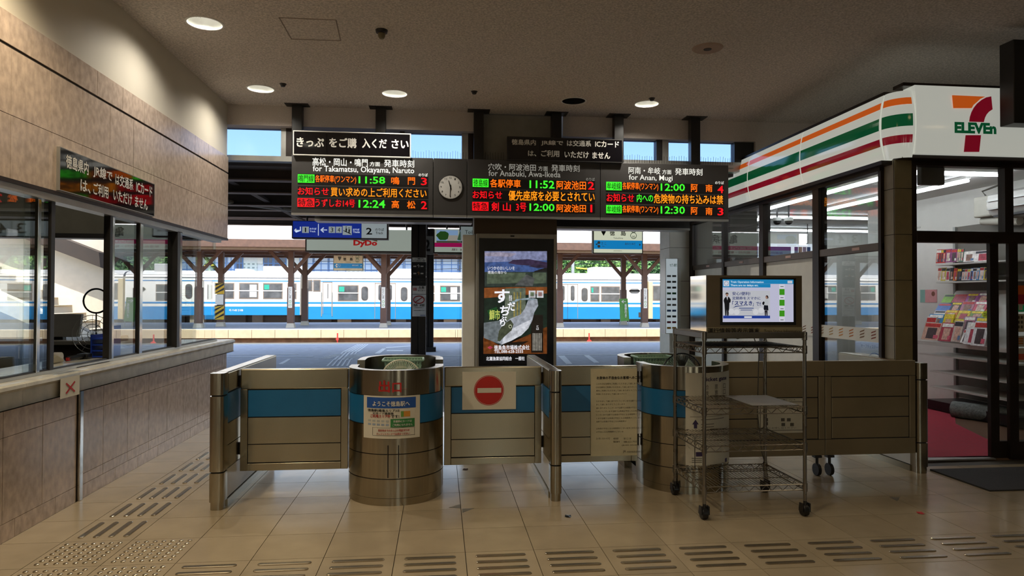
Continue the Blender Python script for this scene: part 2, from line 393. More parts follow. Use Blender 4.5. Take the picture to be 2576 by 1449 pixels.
# the hall goes on behind the camera: the same lamps, surface mounted there, with a warmer glow
for i, (x, y) in enumerate([(-2.03, 3.9), (1.0, 3.2), (4.2, 3.2), (-2.03, 1.2), (1.0, -.5), (4.2, -.5), (7.5, 1.5), (-1.0, -4), (3, -4), (7.5, -4)]):
    t = thing('hall_ceiling_lamp', 'round warm ceiling lamp of the hall behind the viewer', 'ceiling light', (x, y, ZC), 'ceiling lamps behind the viewer')
    B().lathe((x, y, ZC), [(.001, -.03), (.12, -.03), (.15, -.012), (.15, 0)], 20).obj('diffuser', emit('warm_diffuser', '#ffdca0', 5), t, True)
    l = bpy.data.lights.new('hall_lamp', 'SPOT'); l.energy = {0: 78, 1: 26, 2: 8, 3: 110, 4: 55, 5: 10, 6: 6, 7: 90}.get(i, 40); l.color = (1, .84, .60); l.spot_size = math.radians(140); l.spot_blend = .6; l.shadow_soft_size = .12
    o = bpy.data.objects.new('hall_lamp', l); COL.objects.link(o); o.parent = t; o.location = (0, 0, -.05)
# small ceiling fittings
p = PZ(1780, 121, ZC)
t = thing('ceiling_speaker', 'pinkish round flat speaker plate with dark centre on the ceiling', 'speaker', p)
B().lathe(p, [(.001, -.012), (.13, -.012), (.145, 0)], 28).obj('plate', mat('pink_plate', '#a8907f', .6), t, True)
B().lathe(p, [(.001, -.016), (.035, -.016), (.04, -.011)], 16).obj('grille', m_dark, t)
p = PZ(960, 76, ZC)
t = thing('smoke_detector', 'small yellowed smoke detector hanging from the ceiling', 'detector', p)
B().lathe(p, [(.055, 0), (.05, -.025), (.03, -.03), (.001, -.03)], 16).obj('base', m_black, t, True)
B().lathe(p, [(.032, -.03), (.032, -.055), (.02, -.075), (.001, -.078)], 14).obj('sensor', mat('old_plastic', '#6f6444', .5), t, True)
for u, v, lb in ((712, 211, 'tiny dark ceiling sensor beside the left downlight'), (1193, 230, 'tiny dark sprinkler dot in the middle of the ceiling'), (1640, 247, 'tiny dark ceiling sensor beside the right downlight')):
    p = PZ(u, v, ZC)
    tag(B().lathe(p, [(.001, -.03), (.022, -.03), (.03, -.012), (.04, 0)], 12).obj('ceiling_sensor', m_dark, None, True), lb, 'sensor')
# ================================================================== clerestory, drop beam, pillar
struct('trim_1', B().box(-2.9, .42, 8.566, 8.82, 3.59, 4.06).box(1.58, 4.2, 8.62, 8.82, 3.575, 4.06).box(4.2, 13, 8.62, 8.82, 3.0, 4.06), m_beam, 'brown beam under the ceiling edge above the high windows')
w2 = struct('window_2', B().box(-2.9, .44, 8.66, 8.80, 3.17, 3.235).box(1.49, 4.2, 8.66, 8.80, 3.17, 3.30), m_alu, 'row of high windows showing blue sky')
for x0, x1, mm in ((-1.99, -1.93, m_alu), (-1.93, -1.86, m_brown), (-.52, -.46, m_brown), (.27, .35, m_alu), (.35, .44, m_brown), (1.49, 1.55, m_brown), (2.85, 2.93, m_dark), (2.93, 3.015, m_alu), (3.93, 4.02, m_dark), (4.02, 4.2, m_dark)):
    B().box(x0, x1, 8.67, 8.79, 3.235, 3.60).obj('mullion', mm, w2)
for x0, x1 in ((-2.9, -1.99), (-1.86, -.52), (-.46, .27), (1.55, 2.85), (3.015, 3.93)):
    B().box(x0, x1, 8.725, 8.733, 3.235, 3.60).obj('pane', m_sky_glass, w2)
pil = struct('wall_pillar', B().box(.44, 1.49, 8.66, 9.25, 0, 4.06), mat('pillar_paint', '#7d776a', .7), 'square pillar behind the departure boards')
B().box(.538, 1.462, 8.64, 8.66, 3.2, 3.828).obj('upper_face', mat('pillar_face', '#8d897d', .8), pil)
B().box(.43, 1.50, 8.61, 8.66, 2.29, 2.55).obj('brown_lintel', mat('brown_lintel', '#4a3c2c', .7), pil)
B().box(.285, .455, 8.70, 8.95, 0, 2.285).obj('side_wing', m_panel, pil, bevel=.01)
B().box(.255, .263, 8.75, 10.3, 0, 2.35).obj('glass_fin', m_glass2, pil)
# ================================================================== rest of the hall, out of the picture
struct('wall_back', B().box(-9, -1.9, -8.2, -8, 0, 4.06).box(-.6, .9, -8.2, -8, 0, 4.06).box(2.2, 4.6, -8.2, -8, 0, 4.06).box(5.9, 13, -8.2, -8, 0, 4.06).box(-9, 13, -8.2, -8, 2.45, 4.06), m_beige, 'back wall of the hall with three added street door openings')
for n_d, (a, b_) in enumerate(((-1.9, -.6), (.9, 2.2), (4.6, 5.9))):  # doors added out of view so bright upright streaks reflect in the steel
    d_ = struct('door_%d' % (n_d+2), B().box(a, a+.07, -8.15, -8.05, 0, 2.45).box(b_-.07, b_, -8.15, -8.05, 0, 2.45).box(a, b_, -8.15, -8.05, 2.37, 2.45).box((a+b_)/2-.04, (a+b_)/2+.04, -8.15, -8.05, 0, 2.37), m_brown, 'unseen glazed street door added for the steel to reflect')
    B().box(a+.07, b_-.07, -8.105, -8.095, 0, 2.37).obj('pane', m_glass2, d_)
struct('floor_forecourt', B().box(-60, 60, -40, -8.2, -.2, -.02), m_concrete, 'paved station forecourt behind the hall')
for x in (-.9, 3.4): struct('wall_reflection_column', B().box(x-.35, x+.35, -5.2, -4.5, 0, 4.0), mat('reflection_column', '#4a4036', .5), 'unseen dark column added behind the viewer for steel reflections')  # dark columns added unseen, to vary what the steel reflects
struct('wall_right', B().box(12.9, 13.1, -8, 5.72, 0, 4.06), m_beige)
struct('wall_west', B().box(-9.1, -8.9, -8, 8.6, 0, 4.06), m_paint)
# ticket office behind the counter
wo = struct('wall_office', B().box(-9, -2.86, 8.45, 8.6, 2.21, 4.06).box(-9, -2.9, 8.45, 8.6, 0, .78), mat('office_paint', '#8b887b', .8), 'office wall with the wide window to the platform')
B().box(-9, -2.9, 8.40, 8.62, 2.16, 2.215).obj('window_head', m_dark, wo)
B().box(-9, -2.9, 8.52, 8.528, .78, 2.16).obj('pane', m_glass2, wo)
# ================================================================== things in the ticket office
t = thing('office_desk', 'dark office desk behind the open ticket window', 'desk', (-4.3, 7.3, 0))
B().box(-5.6, -3.35, 7.0, 7.7, 1.0, 1.04).obj('desk_top', mat('desk_grey', '#8f8e88', .5), t, bevel=.005)
B().box(-5.55, -3.4, 7.02, 7.05, 0, 1.0).obj('modesty_panel', mat('desk_dark', '#2c2620', .6), t)
for x in (-5.5, -3.45): B().box(x-.03, x+.03, 7.05, 7.65, 0, 1.0).obj('leg_panel', m_dark, t)
a = PY(135, 845, 7.15); b_ = PY(205, 795, 7.15)
t = thing('monitor', 'grey back of a monitor on the office desk', 'monitor', (a.x, 7.15, 1.04))
B().prism([(a.x-.2, 1.07), (b_.x-.03, 1.07), (b_.x, 1.30), (a.x-.2, 1.30)], 'y', 7.15, 7.2).obj('back_shell', mat('monitor_grey', '#9a9a96', .5), t, bevel=.008)
B().box(a.x-.06, a.x+.06, 7.2, 7.26, 1.04, 1.2).obj('stand', m_dark, t)
c = PX(208, 905, -2.9)
p = PY(232, 872, 6.3); r = .17; p.z = .956+.185
t = thing('desk_fan', 'round wire desk fan beside the blue file tray in the office', 'fan', (p.x, 6.3, .956))
b = B()
for rr in (.04, .09, .13, .17): b.tube([(p.x+rr*math.cos(k*math.pi/12), 6.3, p.z+rr*math.sin(k*math.pi/12)) for k in range(24)], .003, 4, True)
for k in range(12): b.tube([(p.x, 6.3, p.z), (p.x+r*math.cos(k*math.pi/6), 6.3, p.z+r*math.sin(k*math.pi/6))], .002, 4)
b.obj('guard', m_alu, t)
B().cyl((p.x, 6.3, .956), (p.x, 6.3, p.z), .015).box(p.x-.08, p.x+.08, 6.22, 6.38, .956, .97).obj('stand', m_dark, t)
p0, p1 = PY(238, 905, 6.1), PY(266, 850, 6.1)
t = thing('file_tray', 'blue plastic file tray with stacked slots in the ticket office', 'tray', (p0.x, 6.1, .956))
bl = mat('blue_plastic', '#1f3fa8', .4)
for k in range(4): B().box(p0.x, p1.x, 6.05, 6.35, .96+k*.05, .97+k*.05).obj('shelf', bl, t)
B().box(p0.x-.01, p0.x, 6.05, 6.35, .956, 1.15).box(p1.x, p1.x+.01, 6.05, 6.35, .956, 1.22).obj('side_panel', bl, t)
p = PZ(194, 905, .957)
t = thing('handheld_scanner', 'black handheld scanner lying on the counter by the open window', 'scanner', p)
B().tube([(p.x-.02, p.y-.12, .975), (p.x, p.y, .98), (p.x+.01, p.y+.08, .982)], .02, 8).obj('grip', m_black, t, True)
B().box(p.x-.04, p.x+.05, p.y+.06, p.y+.15, .957, 1.0).obj('head', m_black, t, bevel=.012)
B().box(p.x-.02, p.x+.0, p.y-.13, p.y-.1, .96, .985).obj('red_lens', m_redink, t)
p = PZ(140, 912, .957)
t = thing('tape_dispenser', 'cream tape dispenser with a white roll on the counter', 'tape dispenser', p)
B().prism([(p.y-.1, .957), (p.y+.06, .957), (p.y+.06, .98), (p.y-.04, 1.02), (p.y-.1, 1.0)], 'x', p.x-.03, p.x+.03).obj('body', mat('cream_plastic', '#b9b096', .5), t, bevel=.006)
B().cyl((p.x-.025, p.y+.03, 1.0), (p.x+.025, p.y+.03, 1.0), .035, 16).obj('roll', m_white, t, True)
tag(B().box(-2.75, -2.62, 5.2, 5.7, .957, .962).obj('paper_sheet', m_white), 'white paper sheet on the counter sill of the open window', 'paper')
p = PY(242, 757, 8.44); b = B()
b.tube([(p.x+.142*math.cos(k*math.pi/18), 8.44, p.z+.142*math.sin(k*math.pi/18)) for k in range(36)], .011, 6, True)
t = thing('round_mirror', 'round mirror with thin black rim in the office window', 'mirror', (p.x, 8.44, p.z-.14))
b.obj('rim', m_black, t); B().cyl((p.x, 8.445, p.z), (p.x, 8.450, p.z), .137, 32).obj('disc', m_glass2, t)
B().cyl((p.x, 8.445, p.z-.14), (p.x, 8.445, .78), .008).obj('stem', m_black, t)
# paper with a red cross taped to the counter front
t = thing('counter_notice', 'small paper with a red cross taped over the counter edge', 'notice', (-2.5, 5.05, .81))
ya, yb = PX(152, 960, -2.498).y, PX(200, 960, -2.498).y
B().box(-2.4985, -2.497, ya, yb, .795, .93).obj('sheet', m_paper, t)
B().prism([(ya-.01, .9285), (yb+.01, .9285), (yb+.01, .96), (ya-.01, .96)], 'x', -2.60, -2.4975).obj('tape', glass('clear_tape', (.96, .96, .94), .6), t)
text('✕', m_redink, t, (-2.496, (ya+yb)/2-.06, .82), YF, ZU, .12, .075, .02, 'cross')
# sign on the left wall above the ticket window
y0, y1 = 4.87, 6.388
t = thing('wall_ic_sign', 'glossy black sign of four panels with white lettering on the stone wall', 'sign', (-2.594, y0, 2.2))
m_gloss = mat('glossy_black', '#0d0c10', .06, coat=.6, var=.02)
ed = [y0, 5.29, 5.62, 5.985, y1]
for a, b_ in zip(ed, ed[1:]): B().box(-2.594, -2.574, a+.001, b_-.001, 2.203, 2.488).obj('panel', m_gloss, t)
B().box(-2.594, -2.572, y0-.006, y0, 2.197, 2.494).box(-2.594, -2.572, y1, y1+.006, 2.197, 2.494).box(-2.594, -2.572, y0, y1, 2.488, 2.494).box(-2.594, -2.572, y0, y1, 2.197, 2.203).obj('frame', m_alu, t)
for s, a, b_, z in (('徳島県内', 4.94, 5.24, 2.365), ('JR線で', 5.31, 5.60, 2.365), ('は交通系', 5.65, 5.965, 2.365), ('ICカード', 6.02, 6.34, 2.365),
                    ('は、', 5.13, 5.27, 2.235), ('ご利用', 5.31, 5.54, 2.235), ('いただけ', 5.62, 5.945, 2.235), ('ません', 6.0, 6.25, 2.235)):
    text(s, m_wtxt, t, (-2.573, a, z), YF, ZU, b_-a, .095 if s != 'は、' else .085, .022)

t = thing('office_fill_tube', 'unseen tube light added to brighten the ticket office', 'tube light', (-4.6, 6.2, 3.3))
B().cyl((-5.6, 6.2, 3.24), (-3.6, 6.2, 3.24), .018, 10).obj('tube', emit('office_fill_glow', '#fff1dc', 16), t, True)  # unseen light added above the window head to brighten the dark office
B().box(-5.65, -3.55, 6.16, 6.24, 3.27, 3.84).obj('fixture', m_white, t)
# ================================================================== departure boards hung on six posts
YB_ = 8.40
m_board = mat('board_grey', '#3b3937', .42, var=.05)
m_board_lit = emit('title_white', '#f2efe2', 1.2); m_board_mid = emit('title_mid', '#e8e6da', 1.0); m_board_dim = emit('title_dim', '#b5b1a5', .5)
m_ledbg = mat('led_black', '#0a0706', .4)
m_lg = emit('led_green', '#3cf02c', 1.1); m_lo = emit('led_orange', '#ff6a0c', 1.15); m_ly = emit('led_amber', '#ff8f14', 1.1); m_lr = emit('led_red', '#f40a18', 1.0)
X_ = [-1.803, -.091, .329, 2.024, 3.727]; ZB0, ZB1 = 2.497, 3.203
def board(i0, label, rows, title, mt, group='departure boards'):
    x0, x1 = X_[i0], X_[i0+1]
    t = thing('departure_board', label, 'departure board', ((x0+x1)/2, YB_+.1, ZB0), group)
    B().box(x0+.003, x1-.003, YB_, YB_+.2, ZB0, ZB1).obj('housing', m_board, t, bevel=.004)
    B().prism([(YB_-.005, ZB0-.028), (YB_-.005, ZB0), (YB_+.2, ZB0), (YB_+.2, ZB0-.01)], 'x', x0+.003, x1-.003).obj('bottom_trim', m_alu, t)
    for s, u0, v0, u1, v1 in title: texty(s, mt, t, u0, v0, u1, v1, YB_-.003, .010)
    for bg_, items in rows:
        a, b_, c, d = recty(*bg_, YB_-.004)
        r = B().box(a, b_, YB_-.004, YB_+.001, c, d).obj('led_strip', m_ledbg, t)
        for it in items:
            s, u0, v0, u1, v1, mm = it[:6]
            if len(it) > 6:
                a, b_, c, d = recty(u0, v0, u1, v1, YB_-.006)
                B().box(a, b_, YB_-.006, YB_-.004, c, d).obj('led_block', mm, r)
                texty(s, m_ledbg, r, u0+2, v0+1.5, u1-2, v1-1.5, YB_-.0075, .012, 'led_text')
            else: texty(s, mm, r, u0, v0, u1, v1, YB_-.006, .016, 'led_text')
board(0, 'left departure board with bright white heading for Takamatsu, Okayama, Naruto', [
    ((749, 440, 1077, 466), [('鳴門線', 749, 438.5, 791, 459.5, m_lg, 1), ('各駅停車(ワンマン)', 793, 441, 896, 462, m_lo), ('11:58', 902, 444, 969, 462, m_lg), ('鳴', 984, 445, 1005, 464, m_lo), ('門', 1026, 446, 1044, 465, m_lo), ('3', 1059, 447, 1074, 466, m_lr)]),
    ((749, 471, 1077, 496), [('お知らせ', 749, 471, 827, 491, m_lr), ('買い求めの上ご利用ください', 832, 473, 1073, 496, m_ly)]),
    ((749, 500, 1077, 526), [('特急', 748, 498.5, 791, 520.5, m_lr, 1), ('うずしお14号', 793, 501, 893, 521, m_lr), ('12:24', 902, 503, 969, 523, m_lg), ('高', 985, 504, 1004, 524, m_lo), ('松', 1024, 505, 1045, 525, m_lo), ('2', 1059, 506, 1074, 526, m_lr)])],
    [('高松・岡山・鳴門', 786, 398, 925, 418), ('方面', 930, 407, 956, 418.5), ('発車時刻', 966, 402, 1042, 421), ('for Takamatsu, Okayama, Naruto', 787, 419, 1042, 438), ('のりば', 1053, 436, 1076, 444)], m_board_lit)
board(2, 'centre departure board with dim grey heading for Anabuki, Awa-Ikeda', [
    ((1189, 452, 1497, 475), [('徳島線', 1189, 449.5, 1229, 470.5, m_lg, 1), ('各駅停車', 1233, 451, 1310, 472, m_lo), ('11:52', 1332, 454, 1395, 474, m_lg), ('阿波池田', 1400, 455, 1474, 477, m_lo), ('2', 1479, 457, 1495, 477, m_lr)]),
    ((1189, 481, 1497, 506), [('お知らせ', 1189, 480, 1263, 500, m_lr), ('優先座席を必要とされてい', 1279, 481, 1496, 506, m_ly)]),
    ((1188, 510, 1497, 533), [('特急', 1188, 508, 1229, 530, m_lr, 1), ('剣', 1236, 509, 1255, 531, m_lr), ('山', 1265, 510, 1285, 531, m_lr), ('3号', 1298, 510, 1324, 532, m_lr), ('12:00', 1332, 512, 1395, 531, m_lg), ('阿波池田', 1400, 514, 1474, 534, m_lo), ('1', 1485, 515, 1490, 534, m_lr)])],
    [('穴吹・阿波池田', 1228, 412, 1348, 429), ('方面', 1354, 418, 1378, 430), ('発車時刻', 1387, 414.5, 1458, 432), ('for Anabuki, Awa-Ikeda', 1229, 430, 1410, 447), ('のりば', 1474, 447, 1496, 455)], m_board_dim)
board(3, 'right departure board with white heading for Anan, Mugi', [
    ((1525, 461, 1821, 484), [('牟岐線', 1525, 457.5, 1564, 478.5, m_lg, 1), ('各駅停車(ワンマン)', 1566, 459, 1656, 480, m_lo), ('12:00', 1662, 462, 1723, 480.5, m_lg), ('阿', 1738, 463, 1755, 483, m_lo), ('南', 1775, 464, 1792, 483, m_lo), ('4', 1805, 467, 1820, 486, m_lr)]),
    ((1525, 489, 1821, 512), [('お知らせ', 1526, 487, 1595, 508, m_lr), ('内への', 1602, 488, 1643, 508.5, m_lg), ('危険物の持ち込みは禁', 1645, 489.5, 1819, 513, m_ly)]),
    ((1525, 518, 1821, 541), [('牟岐線', 1525, 516, 1564, 536.5, m_lg, 1), ('各駅停車(ワンマン)', 1566, 517, 1656, 538, m_lo), ('12:30', 1662, 519, 1723, 538, m_lg), ('阿', 1738, 521, 1755, 540, m_lo), ('南', 1775, 522, 1792, 541, m_lo), ('3', 1805, 523, 1820, 542, m_lr)])],
    [('阿南・牟岐', 1581, 420.5, 1661, 438), ('方面', 1666, 427, 1689, 438.5), ('発車時刻', 1698, 423.5, 1767, 441), ('for Anan, Mugi', 1582, 440, 1692, 457.5), ('のりば', 1799, 456, 1821, 463.5)], m_board_mid)
# clock panel
c = PY(1133, 471, YB_)
t = thing('station_clock', 'round white clock in the dark panel between the boards', 'clock', (c.x, YB_+.1, ZB0))
B().box(X_[1]+.003, X_[2]-.003, YB_, YB_+.2, ZB0, ZB1).obj('housing', m_board, t, bevel=.004)
B().prism([(YB_-.005, ZB0-.028), (YB_-.005, ZB0), (YB_+.2, ZB0), (YB_+.2, ZB0-.01)], 'x', X_[1]+.003, X_[2]-.003).obj('bottom_trim', m_alu, t)
fc = B().cyl((c.x, YB_+.001, c.z), (c.x, YB_-.012, c.z), .145, 40).obj('face', mat('clock_white', '#c9c8c2', .5), t)
B().tube([(c.x+.149*math.cos(k*math.pi/24), YB_-.008, c.z+.149*math.sin(k*math.pi/24)) for k in range(48)], .007, 6, True).obj('rim', m_dark, t, True)
for n in range(1, 13):
    a = math.pi/2-n*math.pi/6; w = .016 if n < 10 else .027
    text(str(n), m_ink, fc, (c.x+.115*math.cos(a)-w/2, YB_-.0135, c.z+.115*math.sin(a)-.012), XR, ZU, w, .024, .0, 'numeral')
tk = B()
for n in range(60):
    a = n*math.pi/30; ca, sa = math.cos(a), math.sin(a); r0 = .133
    tk.cyl((c.x+r0*ca, YB_-.013, c.z+r0*sa), (c.x+.14*ca, YB_-.013, c.z+.14*sa), .0011, 4)
tag(tk.obj('minute_marks', m_ink, fc), kind='stuff')
def hand(nm, ang, l, w):
    a = math.radians(90-ang); d = Vector((math.cos(a), 0, math.sin(a))); q = Vector((-d.z, 0, d.x)); o = Vector((c.x, YB_-.016, c.z))
    P = [o-d*.03+q*w, o-d*.03-q*w, o+d*l-q*w*.5, o+d*l+q*w*.5]
    B().add(P+[p+Vector((0, -.002, 0)) for p in P], [(3, 2, 1, 0), (4, 5, 6, 7), (0, 1, 5, 4), (1, 2, 6, 5), (2, 3, 7, 6), (3, 0, 4, 7)]).obj(nm, m_ink, t)
hand('hour_hand', 344, .085, .007); hand('minute_hand', 183, .115, .005)
# hanger posts
PL = ['leftmost dark hanger post above the left board', 'second dark hanger post from the left, above the left board', 'dark hanger post left of the pillar above the centre board', 'dark hanger post right of the pillar behind the upper black sign', 'fifth dark hanger post, at the right end of the upper sign', 'rightmost dark hanger post above the right board']
for x, lb in zip((-1.757, -.745, .476, 1.474, 2.288, 3.314), PL):
    t = thing('hanger_post', lb, 'hanger post', (x, 8.53, ZB1), 'posts carrying the departure boards')
    B().box(x-.062, x+.062, 8.475, 8.585, ZB1, ZC).obj('post', mat('post_black', '#151412', .3, var=.1), t, bevel=.004)
    B().box(x-.14, x+.14, 8.42, 8.615, ZC-.008, ZC).obj('flange', m_dark, t)
# upper black signs
def upper_sign(label, x0, x1, edges, frame, items):
    t = thing('notice_sign', label, 'sign', ((x0+x1)/2, 8.36, ZB1))
    ed = [x0]+[PY(u, 370, 8.355).x for u in edges]+[x1]
    for a, b_ in zip(ed, ed[1:]): B().box(a+.002, b_-.002, 8.36, 8.385, 3.203, 3.478).obj('panel', m_gloss, t)
    B().box(x0, x1, 8.385, 8.39, 3.203, 3.478).obj('back_plate', m_dark, t)
    fm = m_alu if frame else m_dark
    for bx in ((x0-.012, x1+.012, 3.478, 3.49), (x0-.012, x1+.012, 3.191, 3.203), (x0-.012, x0, 3.203, 3.478), (x1, x1+.012, 3.203, 3.478)):
        B().box(bx[0], bx[1], 8.352, 8.39, bx[2], bx[3]).obj('frame_bar', m_white if frame else fm, t)
    for s, *r in items: texty(s, m_wtxt, t, *r, 8.357, .028)
    for x in (x0+.1, x1-.1): B().box(x-.02, x+.02, 8.39, 8.42, 3.205, 3.3).obj('bracket', m_dark, t)
upper_sign('white-framed black sign reading きっぷをご購入ください above left board', -1.765, -.378, (822, 902, 982), True,
    [('きっぷ', 746, 346, 815, 370), ('をご購', 828, 347, 897, 372), ('入くだ', 911, 349, 973, 373), ('さい', 985, 351, 1028, 374)])
upper_sign('unframed black sign about IC cards above the centre board', .838, 2.292, (1357, 1419, 1487), False,
    [('徳島県内', 1287, 350.5, 1348, 365), ('JR線で', 1361, 353, 1417, 367), ('は交通系', 1426, 353, 1487, 368.5), ('ICカード', 1497, 355, 1557, 370.5), ('は、', 1328, 379, 1349, 393), ('ご利用', 1361, 378, 1407, 394.5), ('いただけ', 1420, 381, 1481, 397.5), ('ません', 1490, 383, 1535, 399.5)])
# bird spikes on the window sill
for x0, x1, z, lb in ((-.36, .40, 3.235, 'row of bird spikes left of the pillar on the high sill'), (.56, .82, 3.24, 'short row of bird spikes in front of the pillar'), (2.33, 3.9, 3.25, 'row of bird spikes on the high sill right of upper sign')):
    t = thing('bird_spikes', lb, 'bird spikes', ((x0+x1)/2, 8.635, z), 'bird spikes')
    B().box(x0, x1, 8.615, 8.66, z-.035, z).obj('base_strip', m_alu, t)
    b = B(); x = x0+.01
    while x < x1:
        dx, dy = random.uniform(-.006, .006), random.uniform(-.02, .01)
        b.cyl((x, 8.635, z), (x+dx, 8.635+dy, z+.105+random.uniform(-.015, .01)), .0022, 4); x += .0335
    tag(b.obj('spikes', m_dark, t), kind='stuff')
# boards facing the platform, seen from behind
for x0, x1, zb, lb in ((PY(792, 500, 9.2).x, .43, 2.49, 'dark back of a platform-side board left of the pillar'), (1.5, PY(1735, 500, 9.2).x, 2.43, 'dark back of a platform-side board right of the pillar')):
    t = thing('rear_board', lb, 'board', ((x0+x1)/2, 9.3, zb))
    B().box(x0, x1, 9.2, 9.45, zb+.03, 3.1).obj('housing', mat('rear_housing', '#1c1917', .5), t)
    B().box(x0, x1, 9.19, 9.46, zb, zb+.03).obj('bottom_trim', m_alu, t)
    for x in (x0+.2, x1-.2): B().box(x-.03, x+.03, 9.3, 9.36, 3.1, 3.2).obj('hanger', m_dark, t)
# ================================================================== digital signage on the pillar
YS = 8.575
x0, x1, _, z1 = recty(1198, 588, 1400, 920, YS)
t = thing('digital_signage', 'tall digital signage screen with a fish advertisement on the pillar', 'screen', ((x0+x1)/2, 8.6, .25))
z0 = .25
m_sf = mat('signage_frame', '#8f8b80', .4, metal=.4)
B().box(x0, x0+.035, YS, 8.66, z0, z1).box(x1-.035, x1, YS, 8.66, z0, z1).box(x0+.035, x1-.035, YS, 8.66, z1-.06, z1).box(x0+.035, x1-.035, YS, 8.66, z0, z0+.05).obj('frame', m_sf, t, bevel=.006)
B().box(x0+.035, x1-.035, YS+.02, 8.655, z0+.05, z1-.06).obj('bezel', mat('bezel_black', '#060607', .25), t)
sensor = recty(1284, 592, 1294, 596, YS); B().box(sensor[0], sensor[1], YS-.003, YS, sensor[2], sensor[3]).obj('camera_eye', m_black, t)
YC = YS+.018
def scr(name, pts, col, s, k, parent):
    q = ploty(pts, YC)
    return B().prism(q, 'y', YC-.0008*k-.0006, YC-.0008*k).obj(name, emit('screen_'+col.strip('#')+str(s), col, s*1.1, .02, .32, 22), parent)
S = scr('screen', [(1218, 631), (1376, 632), (1375, 915), (1216, 915)], '#05060a', .3, 0, t)
scr('picture_sky', [(1219, 632), (1376, 632), (1376, 672), (1219, 668)], '#8f95bd', .55, 1, S)
scr('picture_cloud', [(1219, 636), (1255, 634), (1300, 638), (1285, 646), (1219, 644)], '#b0a8bf', .5, 2, S)
scr('picture_sea', [(1219, 660), (1376, 655), (1376, 700), (1219, 700)], '#4a64a0', .5, 2, S)
scr('picture_headland', [(1278, 662), (1290, 654), (1330, 652), (1376, 660), (1376, 668), (1330, 668), (1300, 666)], '#4b3b5c', .4, 3, S)
scr('picture_headland', [(1330, 670), (1345, 664), (1376, 668), (1376, 674), (1350, 674)], '#40344e', .4, 4, S)
scr('picture_hill', [(1320, 700), (1345, 682), (1376, 672), (1376, 705)], '#2c2a2a', .3, 3, S)
scr('picture_dark_band', [(1219, 684), (1376, 684), (1376, 722), (1219, 722)], '#3b4740', .4, 5, S)
for a, b_ in ((1225, 1322), (1340, 1374)): scr('picture_pale_board', [(a, 686), (b_, 686), (b_, 712), (a, 714)], '#66755f', .42, 6, S)
scr('picture_town', [(1295, 718), (1325, 690), (1345, 700), (1340, 720)], '#6d706f', .4, 7, S)
scr('picture_plank', [(1218, 724), (1376, 720), (1376, 738), (1218, 750)], '#a05a2a', .45, 3, S)
scr('picture_bamboo', [(1218, 748), (1376, 738), (1376, 840), (1218, 860)], '#25382c', .35, 2, S)
scr('picture_glass', [(1270, 726), (1322, 724), (1322, 808), (1270, 808)], '#7f8b76', .4, 4, S)
for a in (1292, 1300, 1308): scr('picture_stalk', [(a, 735), (a+3, 735), (a+3, 805), (a, 805)], '#b9a555', .4, 5, S)
scr('picture_ice', [(1217, 812), (1260, 806), (1290, 840), (1262, 868), (1217, 850)], '#8a9499', .4, 3, S)
scr('picture_board', [(1216, 846), (1262, 872), (1376, 822), (1376, 890), (1216, 890)], '#8a4a1e', .42, 2, S)
scr('picture_shadow', [(1250, 864), (1330, 858), (1300, 875)], '#2e2016', .3, 3, S)
R6 = lambda L: [(1180+x*.2484, 570+y*.2484) for x, y in L]
scr('fish_body', R6([(285, 1160), (296, 1070), (330, 1000), (410, 935), (520, 890), (565, 830), (595, 750), (640, 722), (690, 735), (700, 800), (660, 870), (640, 950), (600, 1030), (530, 1100), (430, 1155), (330, 1195)]), '#aeb4bf', .55, 8, S)
scr('fish_belly', R6([(330, 1195), (345, 1130), (430, 1040), (540, 980), (630, 940), (600, 1030), (530, 1100), (430, 1155)]), '#d5d8e0', .6, 9, S)
scr('fish_head', R6([(285, 1160), (300, 1060), (345, 985), (420, 945), (450, 990), (430, 1050), (360, 1110), (310, 1165)]), '#59604a', .4, 10, S)
scr('fish_tail', R6([(420, 770), (480, 735), (600, 722), (690, 735), (640, 745), (520, 742), (440, 778)]), '#9fb3bd', .55, 11, S)
scr('fish_eye', R6([(400, 1000), (415, 990), (430, 1000), (432, 1020), (415, 1032), (400, 1020)]), '#c9cfae', .5, 12, S)
scr('fish_pupil', R6([(408, 1005), (416, 1000), (424, 1007), (424, 1019), (415, 1024), (408, 1016)]), '#10120e', .2, 13, S)
scr('seal_mark', R6([(180, 850), (280, 812), (318, 905), (222, 950)]), '#1f5a2a', .5, 8, S)
wt = emit('screen_white', '#f4f4fa', .85); yt = emit('screen_yellow', '#cfd86a', .7)
for s, u0, v0, u1, v1, mm, bd in (('いつかのおいしいを', 1227, 670, 1295, 679, wt, 0), ('徳島の海から', 1227, 681, 1274, 689, wt, 0), ('す', 1244, 728, 1282, 762, wt, .03), ('だ', 1277, 760, 1296, 782, wt, .03), ('ち', 1258, 769, 1280, 794, wt, .03), ('ぶ', 1256, 796, 1275, 808, wt, .03), ('り', 1258, 806, 1271, 821, wt, .03),
        ('徳島', 1280, 742, 1288, 757, wt, 0), ('鰤市', 1231, 779, 1258, 805, yt, .02), ('徳島魚市場株式会社', 1243, 868, 1332, 880, wt, .015), ('TEL.088-628-2555', 1243, 880.5, 1316, 888, wt, .01), ('北灘漁業協同組合　一般社', 1223, 897, 1320, 907, wt, .01)):
    texty(s, mm, S, u0, v0, u1, v1, YC-.013, bd, 'screen_text')
for cx in (1339, 1359):
    scr('label_square', [(cx-9, 731), (cx+8, 731), (cx+8, 749), (cx-9, 749)], '#d9d9dd', .6, 8, S)
    scr('label_mark', [(cx-5, 735), (cx+4, 735), (cx+4, 745), (cx-5, 745)], '#7c8f70' if cx < 1350 else '#b98f8a', .5, 9, S)
scr('text_frame', [(1336, 792), (1366, 792), (1366, 887), (1336, 887)], '#2a221c', .35, 6, S)
